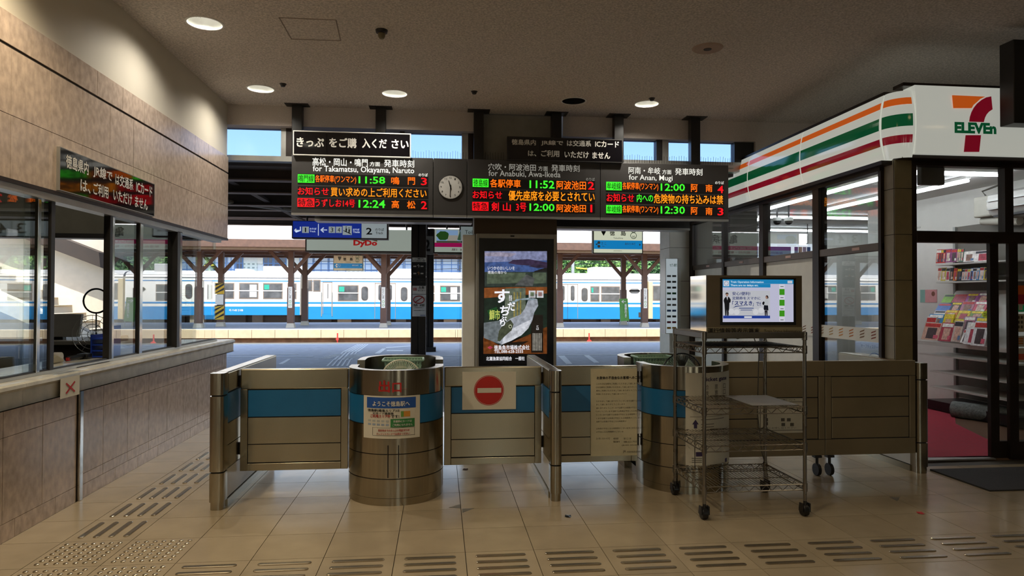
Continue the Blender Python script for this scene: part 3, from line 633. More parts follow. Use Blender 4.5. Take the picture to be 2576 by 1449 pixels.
for k in range(6): scr('label_line', [(1340+4*k, 838), (1342+4*k, 838), (1342+4*k, 882), (1340+4*k, 882)], '#c9c4b8', .45, 8, S)
texty(vtext('とは'), wt, S, 1349, 818, 1356, 830, YC-.013, 0, 'screen_text')
scr('red_mark', R6([(185, 1225), (212, 1208), (245, 1225), (212, 1242)]), '#c0405a', .6, 8, S)
# ================================================================== ticket gates
m_groove = mat('groove_black', '#100d0a', .6)
m_kick = mat('kick_white', '#b9b7b0', .35, var=.05)
def partition(x0, x1, y0, y1, label, zt=.945):
    t = thing('gate_partition', label, 'gate partition', ((x0+x1)/2, y0, 0), 'steel gate partitions')
    xm = (x0+x1)/2; w = (x1-x0)/2
    def post(z0, z1, g=0.):
        pts = []
        for cx, cy, a in ((x1-.03-g, y0+.03+g, -90), (x1-.03-g, y0+.10, 0), (x0+.03+g, y0+.10, 90), (x0+.03+g, y0+.03+g, 180)):
            if cy > y0+.09: pts += [(x1-g, cy)] if a == 0 else [(x0+g, cy)]
            else: pts += [(cx+.03*math.cos(math.radians(a+k*18)), cy+.03*math.sin(math.radians(a+k*18))) for k in range(6)]
        return B().prism(pts, 'z', z0, z1)
    post(0, .055, .006).obj('post_foot', m_steel, t, True)
    for z0, z1 in ((.055, .255), (.265, .785), (.795, zt)): post(z0, z1).obj('post_sleeve', m_steel, t, True)
    post(.05, zt-.01, .008).obj('post_core', m_groove, t)
    ya = y0+.10
    B().box(x0+.012, x1-.012, ya, y1, .03, zt-.02).obj('core', m_groove, t)
    B().box(x0, x1, ya, y1, .80, zt).obj('top_rail', m_steel_h, t, bevel=.012, seg=3)
    for z0, z1, mm, nm in ((.585, .79, m_blue, 'blue_band'), (.43, .58, m_steel_h, 'side_panel'), (.265, .425, m_steel_h, 'side_panel')):
        B().box(x0+.003, x1-.003, ya, y1-.01, z0, z1).obj(nm, mm, t)
    B().box(x0+.008, x1-.008, ya, y1-.02, .055, .255).obj('kick_panel', m_kick, t)
    B().box(x0-.004, x1+.004, ya, y1-.01, 0, .05).obj('base_strip', m_steel_h, t)
    return t
partition(-1.585, -1.487, 4.855, 6.37, 'steel gate partition with blue band and rounded post, leftmost')
partition(.802, .884, 4.83, 6.22, 'steel gate partition with rounded post beside the no-entry gate')
partition(4.012, 4.114, 5.30, 6.45, 'steel gate partition with rounded post near the shop entrance', .93)
def gate(x0, x1, y, label, hinge):
    t = thing('swing_gate', label, 'gate', ((x0+x1)/2, y, .18), 'low steel swing gates')
    B().box(x0, x1, y, y+.045, .785, .937).obj('top_rail', m_steel_h, t, bevel=.008)
    for a, b_ in ((x0, x0+.052), (x1-.052, x1)): B().box(a, b_, y, y+.045, .178, .785).obj('stile', m_steel_h, t, bevel=.003)
    B().box(x0+.052, x1-.052, y, y+.045, .178, .232).obj('bottom_rail', m_steel_h, t, bevel=.003)
    B().box(x0+.05, x1-.05, y+.012, y+.035, .23, .786).obj('core', m_groove, t)
    for z0, z1, mm, nm in ((.58, .778, m_blue, 'blue_panel'), (.378, .572, m_steel_h, 'panel'), (.24, .371, m_steel_h, 'panel')):
        B().box(x0+.056, x1-.056, y+.004, y+.04, z0, z1).obj(nm, mm, t)
    for z in (.3, .8): B().cyl((hinge, y+.02, z), (hinge, y+.02, z+.09), .012, 10).obj('hinge', m_dark, t)
    return t
gate(-1.478, -.690, 5.22, 'left swing gate of steel with a wide blue panel', -1.482)
gate(.035, .795, 5.25, 'middle swing gate carrying the no-entry sheet', .798)
g3 = gate(.892, 1.570, 5.25, 'right swing gate carrying the large text notice', 1.574)
def shell(cx, yc, r, th, z0, z1, front, ystr, n=28):
    """half drum with short straight sides; front half opens to the back, rear half to the front"""
    out, inn = [], []
    for i in range(n+1):
        a = (math.pi+math.pi*i/n) if front else (math.pi*i/n)
        out.append((cx+r*math.cos(a), yc+r*math.sin(a))); inn.append((cx+(r-th)*math.cos(a), yc+(r-th)*math.sin(a)))
    s0, s1 = (cx-r, cx+r) if front else (cx+r, cx-r)
    q0, q1 = (cx-r+th, cx+r-th) if front else (cx+r-th, cx-r+th)
    return B().prism([(s0, ystr)]+out+[(s1, ystr), (q1, ystr)]+inn[::-1]+[(q0, ystr)], 'z', z0, z1)
def booth(cx, yf, label, basket, fan):
    r = .352; yc = yf+r; yr = yc+.66
    t = thing('ticket_booth', label, 'ticket booth', (cx, yc, 0), 'round steel ticket booths')
    bands = ((0, .052, m_steel, .004, 'base_ring'), (.055, .187, m_steel, 0, 'steel_band'), (.193, .362, m_steel, 0, 'steel_band'), (.368, .570, m_steel, 0, 'steel_band'), (.576, .774, m_blue, .002, 'blue_band'), (.780, .957, m_steel, 0, 'top_band'))
    for z0, z1, mm, g, nm in bands:
        shell(cx, yc, r-g, .062, z0, z1, True, yc+.12).obj(nm, mm, t, True)
        shell(cx, yr, r-g, .062, z0, z1, False, yr-.18).obj(nm, mm, t, True)
    shell(cx, yc, r-.007, .04, .01, .95, True, yc+.115).obj('core', m_groove, t)
    shell(cx, yr, r-.007, .04, .01, .95, False, yr-.175).obj('core', m_groove, t)
    for s in (-1, 1): B().box(cx+s*(r-.05)-.012, cx+s*(r-.05)+.012, yc+.12, yr-.18, 0, .07).obj('base_rail', m_chrome, t)
    B().box(cx-r+.07, cx+r-.07, yc+.30, yr+.1, .70, .725).obj('inner_shelf', mat('shelf_grey', '#6f7274', .5), t)
    B().box(cx-r+.12, cx+r-.12, yc+.32, yr-.2, 0.03, .70).obj('inner_cabinet', mat('cabinet_dark', '#2b2724', .6), t)
    B().box(cx-r+.09, cx+r-.09, yc-.05, yc+.29, .55, .58).obj('fan_shelf', MATS['shelf_grey'], t)
    for s in (-1, 1):       # two dark slots framing a narrow door strip in the front
        a = -math.pi/2+s*.105
        B().cyl((cx+(r+.0005)*math.cos(a), yc+(r+.0005)*math.sin(a), .2), (cx+(r+.0005)*math.cos(a), yc+(r+.0005)*math.sin(a), .43), .004, 6).obj('door_slot', m_groove, t)
    return cx, yc, r, yr
b1 = booth(-.325, 4.838, 'round steel ticket booth marked 出口 with the welcome poster', 0, 0)
b2 = booth(1.945, 4.905, 'round steel ticket booth carrying the ticket gate notice', 0, 0)
def basket(x, y, z, label):
    t = thing('plastic_basket', label, 'basket', (x, y, z), 'green ticket baskets')
    m = mat('green_basket', '#8fb09a', .35, var=.05)
    w, d, h = .15, .11, .235
    b = B()
    for k in range(12):
        f = (k+.5)/12*2-1
        for s in (-1, 1):
            b.add([(x+f*w*.85-.006, y+s*d*.8, z), (x+f*w*.85+.006, y+s*d*.8, z), (x+f*w+.007, y+s*d, z+h), (x+f*w-.007, y+s*d, z+h)], [(0, 1, 2, 3)])
            if k < 8:
                g = (k+.5)/8*2-1
                b.add([(x+s*w*.85, y+g*d*.8-.006, z), (x+s*w*.85, y+g*d*.8+.006, z), (x+s*w, y+g*d+.007, z+h), (x+s*w, y+g*d-.007, z+h)], [(0, 1, 2, 3)])
    for q in (.25, .5, .75):
        k_ = .85+.15*q; kd = .8+.2*q
        b.tube([(x-w*k_, y-d*kd, z+h*q), (x+w*k_, y-d*kd, z+h*q), (x+w*k_, y+d*kd, z+h*q), (x-w*k_, y+d*kd, z+h*q)], .004, 4, True)
    b.obj('mesh_sides', m, t)
    B().box(x-w*.85, x+w*.85, y-d*.8, y+d*.8, z, z+.006).obj('bottom', m, t)
    q = stadium(2*w+.03, 2*d+.03, 6)
    B().tube([(x+px, y+py*.95, z+h) for px, py in [(-w-.01, -d-.01), (-w, -d-.015), (w, -d-.015), (w+.01, -d-.01), (w+.015, 0), (w+.01, d+.01), (w, d+.015), (-w, d+.015), (-w-.01, d+.01), (-w-.015, 0)]], .010, 6, True).obj('rim', m, t, True)
basket(-.30, 5.66, .726, 'pale green basket inside the booth marked 出口')
basket(1.86, 5.76, .726, 'green basket inside the booth behind the cart')
def fan(x, y, zc, r, z0, label, m, dense):
    t = thing('desk_fan', label, 'fan', (x, y, z0), 'desk fans in the booths')
    b = B()
    for yy, k_ in ((y-.035, .93), (y+.035, .93)):
        for i in range(dense):
            a = 2*math.pi*i/dense
            b.tube([(x+.03*math.cos(a), yy, zc+.03*math.sin(a)), (x+r*k_*math.cos(a), yy, zc+r*k_*math.sin(a)), (x+r*math.cos(a), y, zc+r*math.sin(a))], .0014, 3)
        for rr in (.35, .65): b.tube([(x+rr*r*math.cos(k*math.pi/16), yy, zc+rr*r*math.sin(k*math.pi/16)) for k in range(32)], .0014, 3, True)
    tag(b.obj('wire_guard', m, t), kind='stuff')
    B().tube([(x+r*math.cos(k*math.pi/20), y, zc+r*math.sin(k*math.pi/20)) for k in range(40)], .006, 6, True).obj('guard_ring', m, t, True)
    B().cyl((x, y-.04, zc), (x, y+.12, zc), .045, 16).obj('motor', m, t, True)
    for k in range(4):
        a = k*math.pi/2+.4; c_, s_ = math.cos(a), math.sin(a); c2, s2 = math.cos(a+.7), math.sin(a+.7)
        B().add([(x+.03*c_, y-.01, zc+.03*s_), (x+r*.8*c_, y-.015, zc+r*.8*s_), (x+r*.85*c2, y+.02, zc+r*.85*s2), (x+.03*c2, y+.01, zc+.03*s2)], [(0, 1, 2, 3)]).obj('blade', mat('fan_blade', '#9fb2a6', .3), t)
    B().cyl((x, y+.05, z0+.02), (x, y+.05, zc), .014, 10).obj('stem', m, t)
    B().lathe((x, y+.03, z0), [(.001, .03), (.06, .025), (.075, 0)], 16).obj('base', m, t, True)
fan(-.30, 5.33, .835, .152, .58, 'pale wire fan in the booth marked 出口, front rim showing', mat('fan_cream', '#dcdac6', .35), 60)
fan(2.00, 5.43, .845, .17, .58, 'black wire fan in the booth behind the cart', m_black, 60)
# red exit letters on the first booth
bd1 = (b1[0], b1[1], b1[2]+.0025)
lt = tag(B().lathe((b1[0], b1[1], .825), [(b1[2]+.0012, 0), (b1[2]+.0012, .001)], 6, -1.85, -1.3).obj('exit_lettering', m_redink), 'red 出口 characters stuck on the top band of the booth', 'lettering')
texty('出', m_redink, lt, 952, 957, 981, 987, 4.84, .035, 'character', bd1); texty('口', m_redink, lt, 987, 963, 1010, 987, 4.84, .035, 'character', bd1)
def curved(name, m, parent, cx, cy, r, x0, x1, z0, z1, n=12):
    b = B()
    for i in range(n):
        a, c_ = x0+(x1-x0)*i/n, x0+(x1-x0)*(i+1)/n
        ya, yb = cy-math.sqrt(max(1e-6, r*r-(a-cx)**2)), cy-math.sqrt(max(1e-6, r*r-(c_-cx)**2))
        b.quad((a, ya, z0), (c_, yb, z0), (c_, yb, z1), (a, ya, z1))
    return b.obj(name, m, parent, True)
# welcome poster
a, c_, z0, z1 = recty(913, 995, 1056, 1102, 4.86)
wp = curved('welcome_poster', m_paper, None, b1[0], b1[1], b1[2]+.003, a, c_, z0, z1)
tag(wp, 'welcome poster with blue heading ようこそ徳島駅へ on the booth', 'poster')
def cr(u0, v0, u1, v1, m, k=1, nm='printed_block'):
    a, c_, z0, z1 = recty(u0, v0, u1, v1, 4.86); return curved(nm, m, wp, b1[0], b1[1], b1[2]+.003+.0012*k, a, c_, z0, z1, 8)
def ctx(s, u0, v0, u1, v1, m, bold=.01, k=2): texty(s, m, wp, u0, v0, u1, v1, 4.86, bold, 'lettering', (b1[0], b1[1], b1[2]+.003+.0012*k))
cr(922, 999, 1046, 1026, m_blueink)
ctx('ようこそ徳島駅へ', 937, 1008, 1031, 1021, m_wtxt, .02)
ctx('徳島駅(徳島エリア)は', 924, 1028, 1006, 1036, m_ink); ctx('ICカード乗車券', 938, 1036, 991, 1042, m_ink)
ctx('ご利用エリア外', 931, 1042, 983, 1050, m_redink, .02); ctx('です!', 984, 1042, 1005, 1050, m_ink)
cr(1009, 1033, 1032, 1047, mat('card_orange', '#c9892f', .6)); cr(1009, 1033, 1016, 1047, mat('card_green', '#5f8f3c', .6), 2)
cr(983, 1052, 1043, 1073, mat('poster_green', '#2c7a3c', .6), 2); ctx('交通系ICカードは', 990, 1055, 1036, 1061, m_wtxt, .01, 3); ctx('ご利用になれません', 988, 1064, 1038, 1070, m_wtxt, .01, 3)
for k in range(5): cr(925+11.5*k, 1056, 933+11.5*k, 1061, mat('pale_print', '#a8aaa6', .7)); cr(925+11.5*k, 1065, 933+11.5*k, 1070, mat('pale_print_b', '#8f9cae', .7))
ctx('目的地までのきっぷの現金または', 952, 1078, 1030, 1084, m_redink, .01); ctx('クレジットカードでお求めください', 947, 1087, 1031, 1093, m_redink, .01)
for (u0, v0, u1, v1) in ((937, 1074.5, 1043, 1075), (937, 1094, 1043, 1094.7), (937, 1074.5, 937.8, 1094.7), (1042.4, 1074.5, 1043, 1094.7)): cr(u0, v0, u1, v1, m_ink, 1, 'frame_line')
# ticket gate notice on the second booth
a, c_, z0, z1 = recty(1723, 937, 1863, 1170, 4.93); c_ = min(c_, b2[0]+.346)
tn = curved('ticket_gate_notice', m_paper, None, b2[0], b2[1], b2[2]+.003, a, c_, z0, z1, 16)
tag(tn, 'tall white notice headed Ticket gate on the booth behind the cart', 'notice')
bb = (b2[0], b2[1], b2[2]+.0055)
m_pur = mat('purple_print', '#3a2d52', .7); m_gry = mat('grey_print', '#5a554c', .7)
def bt(s, u0, v0, u1, v1, m, bold=0.): texty(s, m, tn, u0, v0, u1, v1, 4.93, bold, 'lettering', bb)
bt('Ticket gate', 1762, 948, 1838, 961, m_pur, .02)
for k, s in enumerate(('检票口', '検票口', '개찰구')):
    for i, ch in enumerate(s): bt(ch, 1769+28*i, 967+15*k, 1780+27*i, 979+15*k, m_gry)
def bl_(u0, v0, u1, v1, m):
    a, c_, z0, z1 = recty(u0, v0, u1, v1, 4.93); curved('printed_line', m, tn, b2[0], b2[1], b2[2]+.0045, a, min(c_, b2[0]+.344), z0, z1, 8)
bt('⬆', 1738, 1054, 1754, 1076, m_pur)
for v in (1053, 1065, 1072, 1079): bl_(1760, v, 1828 if v < 1060 else 1795, v+1.6, m_gry)
for v in (1046, 1081, 1088, 1168): bl_(1733, v, 1857, v+.8, m_ink)
for v in (1095, 1099): bl_(1739, v, 1845, v+1, m_gry)
for v in (1150, 1155, 1160): bl_(1737, v, 1762, v+1.5, m_gry)
bl_(1832, 1158, 1840, 1167, m_pur); bl_(1747, 1135, 1763, 1146, m_pur)
# sheets on the gates
YG = 5.2465
x0, x1, z0, z1 = recty(1163, 935, 1298, 1030, YG)
ne = tag(B().box(x0, x1, YG, YG+.003, z0, z1).obj('no_entry_sheet', m_paper), 'paper sheet with the red no-entry disc on the middle gate', 'notice')
c = PY(1230, 982, YG); R_ = .117
B().cyl((c.x, YG, c.z), (c.x, YG-.001, c.z), R_, 48).obj('red_disc', m_redink, ne)
B().tube([(c.x+(R_-.006)*math.cos(k*math.pi/24), YG-.001, c.z+(R_-.006)*math.sin(k*math.pi/24)) for k in range(48)], .0012, 4, True).obj('white_ring', m_paper, ne)
q = recty(1201, 976, 1261, 988, YG); B().box(q[0], q[1], YG-.002, YG-.001, q[2], q[3]).obj('white_bar', m_paper, ne)
x0, x1, z0, z1 = recty(1486, 927, 1638, 1146, YG); x1 = min(x1, 1.564)
bn = tag(B().box(x0, x1, YG, YG+.003, z0, z1).obj('assistance_notice', mat('yellowed_sheet', '#cdc2a0', .6)), 'large yellowed text notice covering half of the right gate', 'notice')
texty('お身体の不自由なお客様へのご案内', m_ink, bn, 1501, 946, 1618, 954, YG-.001, .02)
LN_ = 'このたびは当駅をご利用いただきまして誠にありがとうございます当駅では係員が不在となる時間帯がございます'
for k, (v, w) in enumerate(((963, 117), (971.5, 120), (980, 118), (989, 76), (1006.5, 118), (1015, 72), (1023.5, 118), (1032, 120), (1040.5, 120), (1049.5, 118), (1058, 76), (1075, 118), (1084, 68))):
    n = int(w/4.6); s = (LN_*2)[k*3:k*3+n]
    texty(s, mat('faded_ink', '#4a4030', .7), bn, 1500 if w < 119 else 1499, v, 1500+w, v+4.4, YG-.001, 0)
for s, u0, v, u1 in (('【お問い合わせ先】', 1500, 1101, 1534), ('徳島駅', 1543, 1101, 1556), ('窓 口 営', 1569, 1101, 1588), ('電話番号', 1543, 1109, 1559), ('088-622-7935', 1569, 1109, 1602), ('(8:00-20:00)', 1564, 1118, 1607), ('四国旅客鉄道株式会社', 1577, 1134, 1620)):
    texty(s, MATS['faded_ink'], bn, u0, v, u1, v+4.6, YG-.001, 0)
texty('JR', m_ink, bn, 1567, 1133, 1575, 1140, YG-.001, 0)
# ================================================================== long folding barrier at the right
YFN = 5.32
m_board_st = mat('barrier_steel', '#a3967c', .38, metal=.7, var=.08, scale=3, brushed=.7)
def leaf(x0, x1, label, casters):
    t = thing('folding_barrier', label, 'barrier', ((x0+x1)/2, YFN, .1), 'folding steel barrier leaves')
    zs = [.166, .304, .480, .650, .823, .957]
    B().box(x0+.004, x1-.004, YFN+.008, YFN+.035, .17, .95).obj('core', m_groove, t)
    for a, b_ in ((x0, x0+.055), (x1-.055, x1)): B().box(a+.001, b_-.001, YFN, YFN+.045, zs[1], zs[4]).obj('stile', m_board_st, t, bevel=.003)
    for i in range(5):
        e = .001 if i in (0, 4) else .06
        B().box(x0+e, x1-e, YFN+(0 if i in (0, 4) else .004), YFN+.045, zs[i]+.004, zs[i+1]-.004).obj('plank', m_board_st, t, bevel=.003)
    for x in casters:
        c_ = B().cyl((x, YFN+.02, .17), (x, YFN+.02, .09), .012, 8).box(x-.03, x+.03, YFN-.005, YFN+.045, .15, .168).obj('caster_fork', m_dark, t)
        B().cyl((x-.014, YFN+.02, .05), (x+.014, YFN+.02, .05), .05, 16).obj('wheel', m_black, c_, True)
xm = PY(2075, 1000, YFN).x
leaf(2.30, xm, 'left leaf of the long planked steel barrier behind the cart', (xm-.06,))
leaf(xm+.004, 4.005, 'right leaf of the long planked steel barrier beside the shop', (xm+.05,))
x0, x1, z0, z1 = recty(1907, 1002, 2025, 1089, YFN-.003)
fn = tag(B().box(x0, x1, YFN-.006, YFN-.003, z0, z1).obj('barrier_notice', m_paper), 'landscape paper notice with framed diagrams on the left barrier leaf', 'notice')
texty('自動券売機のご利用について', m_ink, fn, 1916, 1004, 2001, 1008, YFN-.0075, .01)
for (u0, v0, u1, v1) in ((1912, 1011, 2020, 1012), (1912, 1082, 2020, 1083), (1912, 1011, 1913.2, 1083), (2019, 1011, 2020.2, 1083)):
    q = recty(u0, v0, u1, v1, YFN-.0075); B().box(q[0], q[1], YFN-.0075, YFN-.006, q[2], q[3]).obj('frame_line', m_ink, fn)
for k, (u, v) in enumerate(((1923, 1056), (1923, 1066), (1965, 1056), (1980, 1056), (1966, 1068), (1988, 1068))):
    q = recty(u, v-4, u+9, v+4, YFN-.0075); B().box(q[0], q[1], YFN-.0075, YFN-.006, q[2], q[3]).obj('diagram', m_gry, fn)
texty('係員にお申し出ください', m_gry, fn, 1917, 1074, 2003, 1079, YFN-.0075)
# ================================================================== wire shelf cart with the train information terminal
CX0, CX1, CY0, CY1 = 1.758, 2.466, 4.352, 4.915
m_wire = mat('chrome_wire', '#8f8a82', .28, metal=1, var=.1)
cart = thing('wire_cart', 'chrome wire shelf cart on casters standing before the gates', 'cart', ((CX0+CX1)/2, (CY0+CY1)/2, 0))
for x in (CX0, CX1):
    for y in (CY0, CY1):
        p_ = B().cyl((x, y, .105), (x, y, 1.25), .0125, 14).obj('post', m_wire, cart, True)
        for z in (.2, .47, .72, 1.13, 1.222): B().cyl((x, y, z-.03), (x, y, z+.025), .0175, 14).obj('collar', m_wire, p_, True)
        w_ = B().cyl((x, y, .06), (x, y, .12), .012, 8).prism([(y-.02, .035), (y+.03, .035), (y+.02, .09), (y-.02, .09)], 'x', x-.03, x-.022).prism([(y-.02, .035), (y+.03, .035), (y+.02, .09), (y-.02, .09)], 'x', x+.022, x+.03).obj('caster', m_dark, cart)
        B().cyl((x-.02, y+.01, .042), (x+.02, y+.01, .042), .042, 18).obj('wheel', m_black, w_, True, bevel=.006)
def wshelf(z, solid=False):
    s_ = thing('shelf', None, None, ((CX0+CX1)/2, (CY0+CY1)/2, z)); s_.parent = cart; s_.location = s_.location-ORG[cart.name]
    b = B()
    for zz in (z+.015, z-.022):
        b.tube([(CX0, CY0, zz), (CX1, CY0, zz)], .0042, 6); b.tube([(CX0, CY1, zz), (CX1, CY1, zz)], .0042, 6)
        b.tube([(CX0, CY0, zz), (CX0, CY1, zz)], .0042, 6); b.tube([(CX1, CY0, zz), (CX1, CY1, zz)], .0042, 6)
    b.obj('edge_rods', m_wire, s_)
    b = B()
    def zig(p0, p1, n):
        P = []
        for i in range(n+1):
            f = i/n; P.append((p0[0]+(p1[0]-p0[0])*f, p0[1]+(p1[1]-p0[1])*f, z+(.014 if i % 2 else -.021)))
        b.tube(P, .0028, 4)
    zig((CX0, CY0), (CX1, CY0), 18); zig((CX0, CY1), (CX1, CY1), 18); zig((CX0, CY0), (CX0, CY1), 14); zig((CX1, CY0), (CX1, CY1), 14)
    b.obj('zigzag_truss', m_wire, s_)
    if not solid:
        b = B(); n = 28
        for i in range(1, n): x = CX0+(CX1-CX0)*i/n; b.tube([(x, CY0, z+.019), (x, CY1, z+.019)], .0019, 4)
        for f in (.33, .67): b.tube([(CX0, CY0+(CY1-CY0)*f, z+.014), (CX1, CY0+(CY1-CY0)*f, z+.014)], .0035, 5)
        tag(b.obj('wire_deck', m_wire, s_), kind='stuff')
for z in (.2, .47, .72, 1.13): wshelf(z)
tp = B().box(CX0-.012, CX1+.012, CY0-.012, CY1+.012, 1.205, 1.245).obj('top_tray', mat('tray_steel', '#6b655b', .35, metal=.8), cart, bevel=.004)
B().box(CX0+.02, CX1-.02, CY0+.05, CY1-.05, 1.146, 1.15).obj('liner_sheet', mat('liner_dark', '#45403a', .5), cart)
q0 = (2.15, 4.40); tag(B().box(2.12, 2.45, 4.40, 4.86, .7425, .746).obj('shelf_liner', mat('grey_liner', '#8a8680', .5)), 'grey sheet lying on the right half of the cart shelf', 'sheet')
b = B(); b.tube([(2.18, 4.95, 1.24), (2.20, 4.97, 1.19), (2.28, 4.98, 1.165), (2.36, 4.97, 1.19), (2.385, 4.955, 1.22)], .005, 6)
b.tube([(2.385, 4.955, 1.22), (2.44, 4.96, 1.05), (2.43, 4.965, .6), (2.47, 4.98, .3), (2.53, 5.0, .1), (2.54, 5.02, .012), (2.60, 5.14, .006)], .004, 6)
tag(b.obj('power_cable', mat('cable_grey', '#5d5850', .6)), 'thin grey power cable hanging behind the wire cart', 'cable')
# terminal
YT = 4.39
xa, xb = PY(1778, 760, YT).x, PY(2017, 760, YT).x; zt = PY(1900, 693, YT).z; yb = YT+.30; zb = 1.246
t = thing('train_information_terminal', 'steel cased train information terminal with a lit screen on the cart', 'terminal', ((xa+xb)/2, YT+.15, zb))
m_mirror = mat('polished_steel', '#b9b2a4', .06, metal=1, var=.04)
B().box(xa, xa+.004, YT, yb, zb, zt).obj('side_plate', m_mirror, t); B().box(xb-.004, xb, YT, yb, zb, zt).obj('side_plate', m_mirror, t)
B().box(xa+.004, xb-.004, YT, yb, zt-.004, zt).box(xa+.004, xb-.004, yb-.004, yb, zb, zt-.004).box(xa+.004, xb-.004, YT, yb, zb, zb+.004).obj('case', m_steel_h, t)
sx0, sx1, sz0, sz1 = recty(1811, 699, 2003, 818, YT)
m_frame = mat('terminal_front', '#6b5d48', .3, metal=.5)
zs_ = PY(1900, 823, YT).z
fr = B().box(xa, sx0, YT-.002, YT+.01, zs_, zt).box(sx1, xb, YT-.002, YT+.01, zs_, zt).box(sx0, sx1, YT-.002, YT+.01, sz1, zt).box(sx0, sx1, YT-.002, YT+.01, zs_, sz0)
fr.obj('front_frame', m_frame, t)
pl = B().box(xa, xb, YT-.006, YT+.008, zb, zs_).obj('name_plate', mat('plate_beige', '#8d8265', .5), t)
texty('運行情報等表示端末', m_ink, pl, 1780, 825, 1911, 838, YT-.0072, .015); texty('Train Status Information', m_ink, pl, 1922, 829, 2015, 837, YT-.0072, 0)
B().box(sx0, sx1, YT+.006, YT+.03, sz0, sz1).obj('screen_bezel', m_black, t)
YQ = YT+.005
def tq(name, u0, v0, u1, v1, col, s, k, par):
    q = recty(u0, v0, u1, v1, YQ); return B().box(q[0], q[1], YQ-.0005*k-.0004, YQ-.0005*k, q[2], q[3]).obj(name, emit('term_'+col.strip('#')+str(s), col, s), par)
def tp_(name, pts, col, s, k, par):
    return B().prism(ploty(pts, YQ), 'y', YQ-.0005*k-.0004, YQ-.0005*k).obj(name, emit('term_'+col.strip('#')+str(s), col, s), par)
Z7 = lambda L: [(1760+x*.1311, 670+y*.1311) for x, y in L]
S = tq('screen', 1818, 703, 1996, 810, '#c4c4dc', .72, 0, t)
tq('header', 1818, 703, 1996, 714, '#1b86bf', .72, 1, S); tq('header', 1818, 714, 1938, 723, '#1b86bf', .72, 1, S)
tq('icon_tile', 1820, 706, 1834, 720, '#d6dce8', .7, 2, S); tq('time_tile', 1981, 706, 1993, 713, '#d6dce8', .6, 2, S)
tq('advert', 1818, 731, 1937, 795, '#c9cbd2', .66, 1, S); tq('footer', 1819, 794, 1937, 801, '#23409c', .66, 2, S); tq('footer_box', 1872, 795.5, 1891, 800, '#dfe2ea', .66, 3, S)
tq('route_lane', 1960, 715, 1974, 809, '#d8d8e6', .72, 1, S)
for v in (727, 754, 781): tq('green_segment', 1960.5, v, 1973.5, v+15, '#3f9a1c', .66, 2, S)
for v in (720, 748, 776, 804): tq('station_name', 1963, v, 1971, v+1.6, '#55585e', .4, 2, S)
wt2 = emit('term_white', '#eef4fa', .8); nv = emit('term_navy', '#22357f', .55)
cc = PY(1827, 713, YQ)
B().tube([(cc.x+.0135*math.cos(k*math.pi/10), YQ-.0016, cc.z+.0135*math.sin(k*math.pi/10)) for k in range(20)], .0012, 4, True).obj('icon_ring', nv, S)
for s, u0, v0, u1, v1, mm, bd in (('Train Operation Information', 1838, 707, 1921, 713, wt2, .01), ('There are no delays etc.', 1838, 715.5, 1908, 721.5, wt2, .01), ('安心!便利!', 1842, 734, 1887, 743, nv, .015), ('定期券をスマホに', 1842, 746, 1913, 754, nv, .015), ('「', 1842, 757, 1846, 766, nv, .015), ('スマえき', 1848, 757, 1892, 768, nv, .03), ('」で!!', 1893, 760, 1914, 770, nv, .015)):
    texty(s, mm, S, u0, v0, u1, v1, YQ-.002, bd, 'screen_text')
tp_('underline', Z7([(630, 800), (690, 760), (960, 742), (900, 750), (700, 775)]), '#22357f', .55, 3, S)
for a, b_, c_, d in ((755, 795, 1035, 812), (785, 832, 1005, 845)): tp_('small_print', Z7([(a, b_), (c_, b_), (c_, d), (a, d)]), '#5a6ba8', .5, 3, S)
for cx_, cy_ in ((607, 865), (710, 878), (1075, 875), (1180, 845)): tp_('round_badge', Z7([(cx_+55*math.cos(k*math.pi/6), cy_+55*math.sin(k*math.pi/6)) for k in range(12)]), '#dcdde2', .68, 3, S)
# printed figures on the screen
tp_('figure_suit', Z7([(470, 620), (500, 585), (560, 585), (595, 640), (590, 690), (570, 700), (565, 800), (552, 945), (525, 945), (520, 820), (512, 945), (490, 945), (480, 800), (475, 720), (460, 660)]), '#171a22', .3, 3, S)
tp_('figure_face', Z7([(500, 530), (520, 515), (545, 530), (542, 565), (522, 580), (504, 562)]), '#b78f7c', .55, 4, S)
tp_('figure_hair', Z7([(492, 550), (495, 515), (520, 500), (550, 515), (550, 545), (535, 525), (505, 528)]), '#3a2e2a', .35, 5, S)
tp_('figure_shirt', Z7([(512, 588), (542, 588), (530, 650)]), '#d9dbe2', .6, 4, S)
tp_('figure_blouse', Z7([(1240, 660), (1265, 630), (1310, 635), (1322, 680), (1310, 750), (1235, 745)]), '#c9cdd0', .6, 3, S)
tp_('figure_skirt', Z7([(1232, 745), (1310, 750), (1318, 845), (1225, 838)]), '#1a1f2e', .3, 3, S)
tp_('figure_bag', Z7([(1198, 700), (1225, 670), (1245, 690), (1232, 742), (1205, 735)]), '#16181f', .3, 4, S)
tp_('figure_legs', Z7([(1245, 845), (1300, 845), (1300, 948), (1282, 948), (1272, 860), (1268, 948), (1250, 948)]), '#2a2430', .3, 3, S)
tp_('figure_face', Z7([(1262, 575), (1280, 562), (1300, 580), (1295, 620), (1275, 628), (1262, 605)]), '#b78f7c', .55, 4, S)
tp_('figure_hair', Z7([(1258, 580), (1275, 558), (1305, 560), (1318, 595), (1308, 625), (1298, 618), (1296, 585), (1275, 572)]), '#3a2226', .35, 5, S)
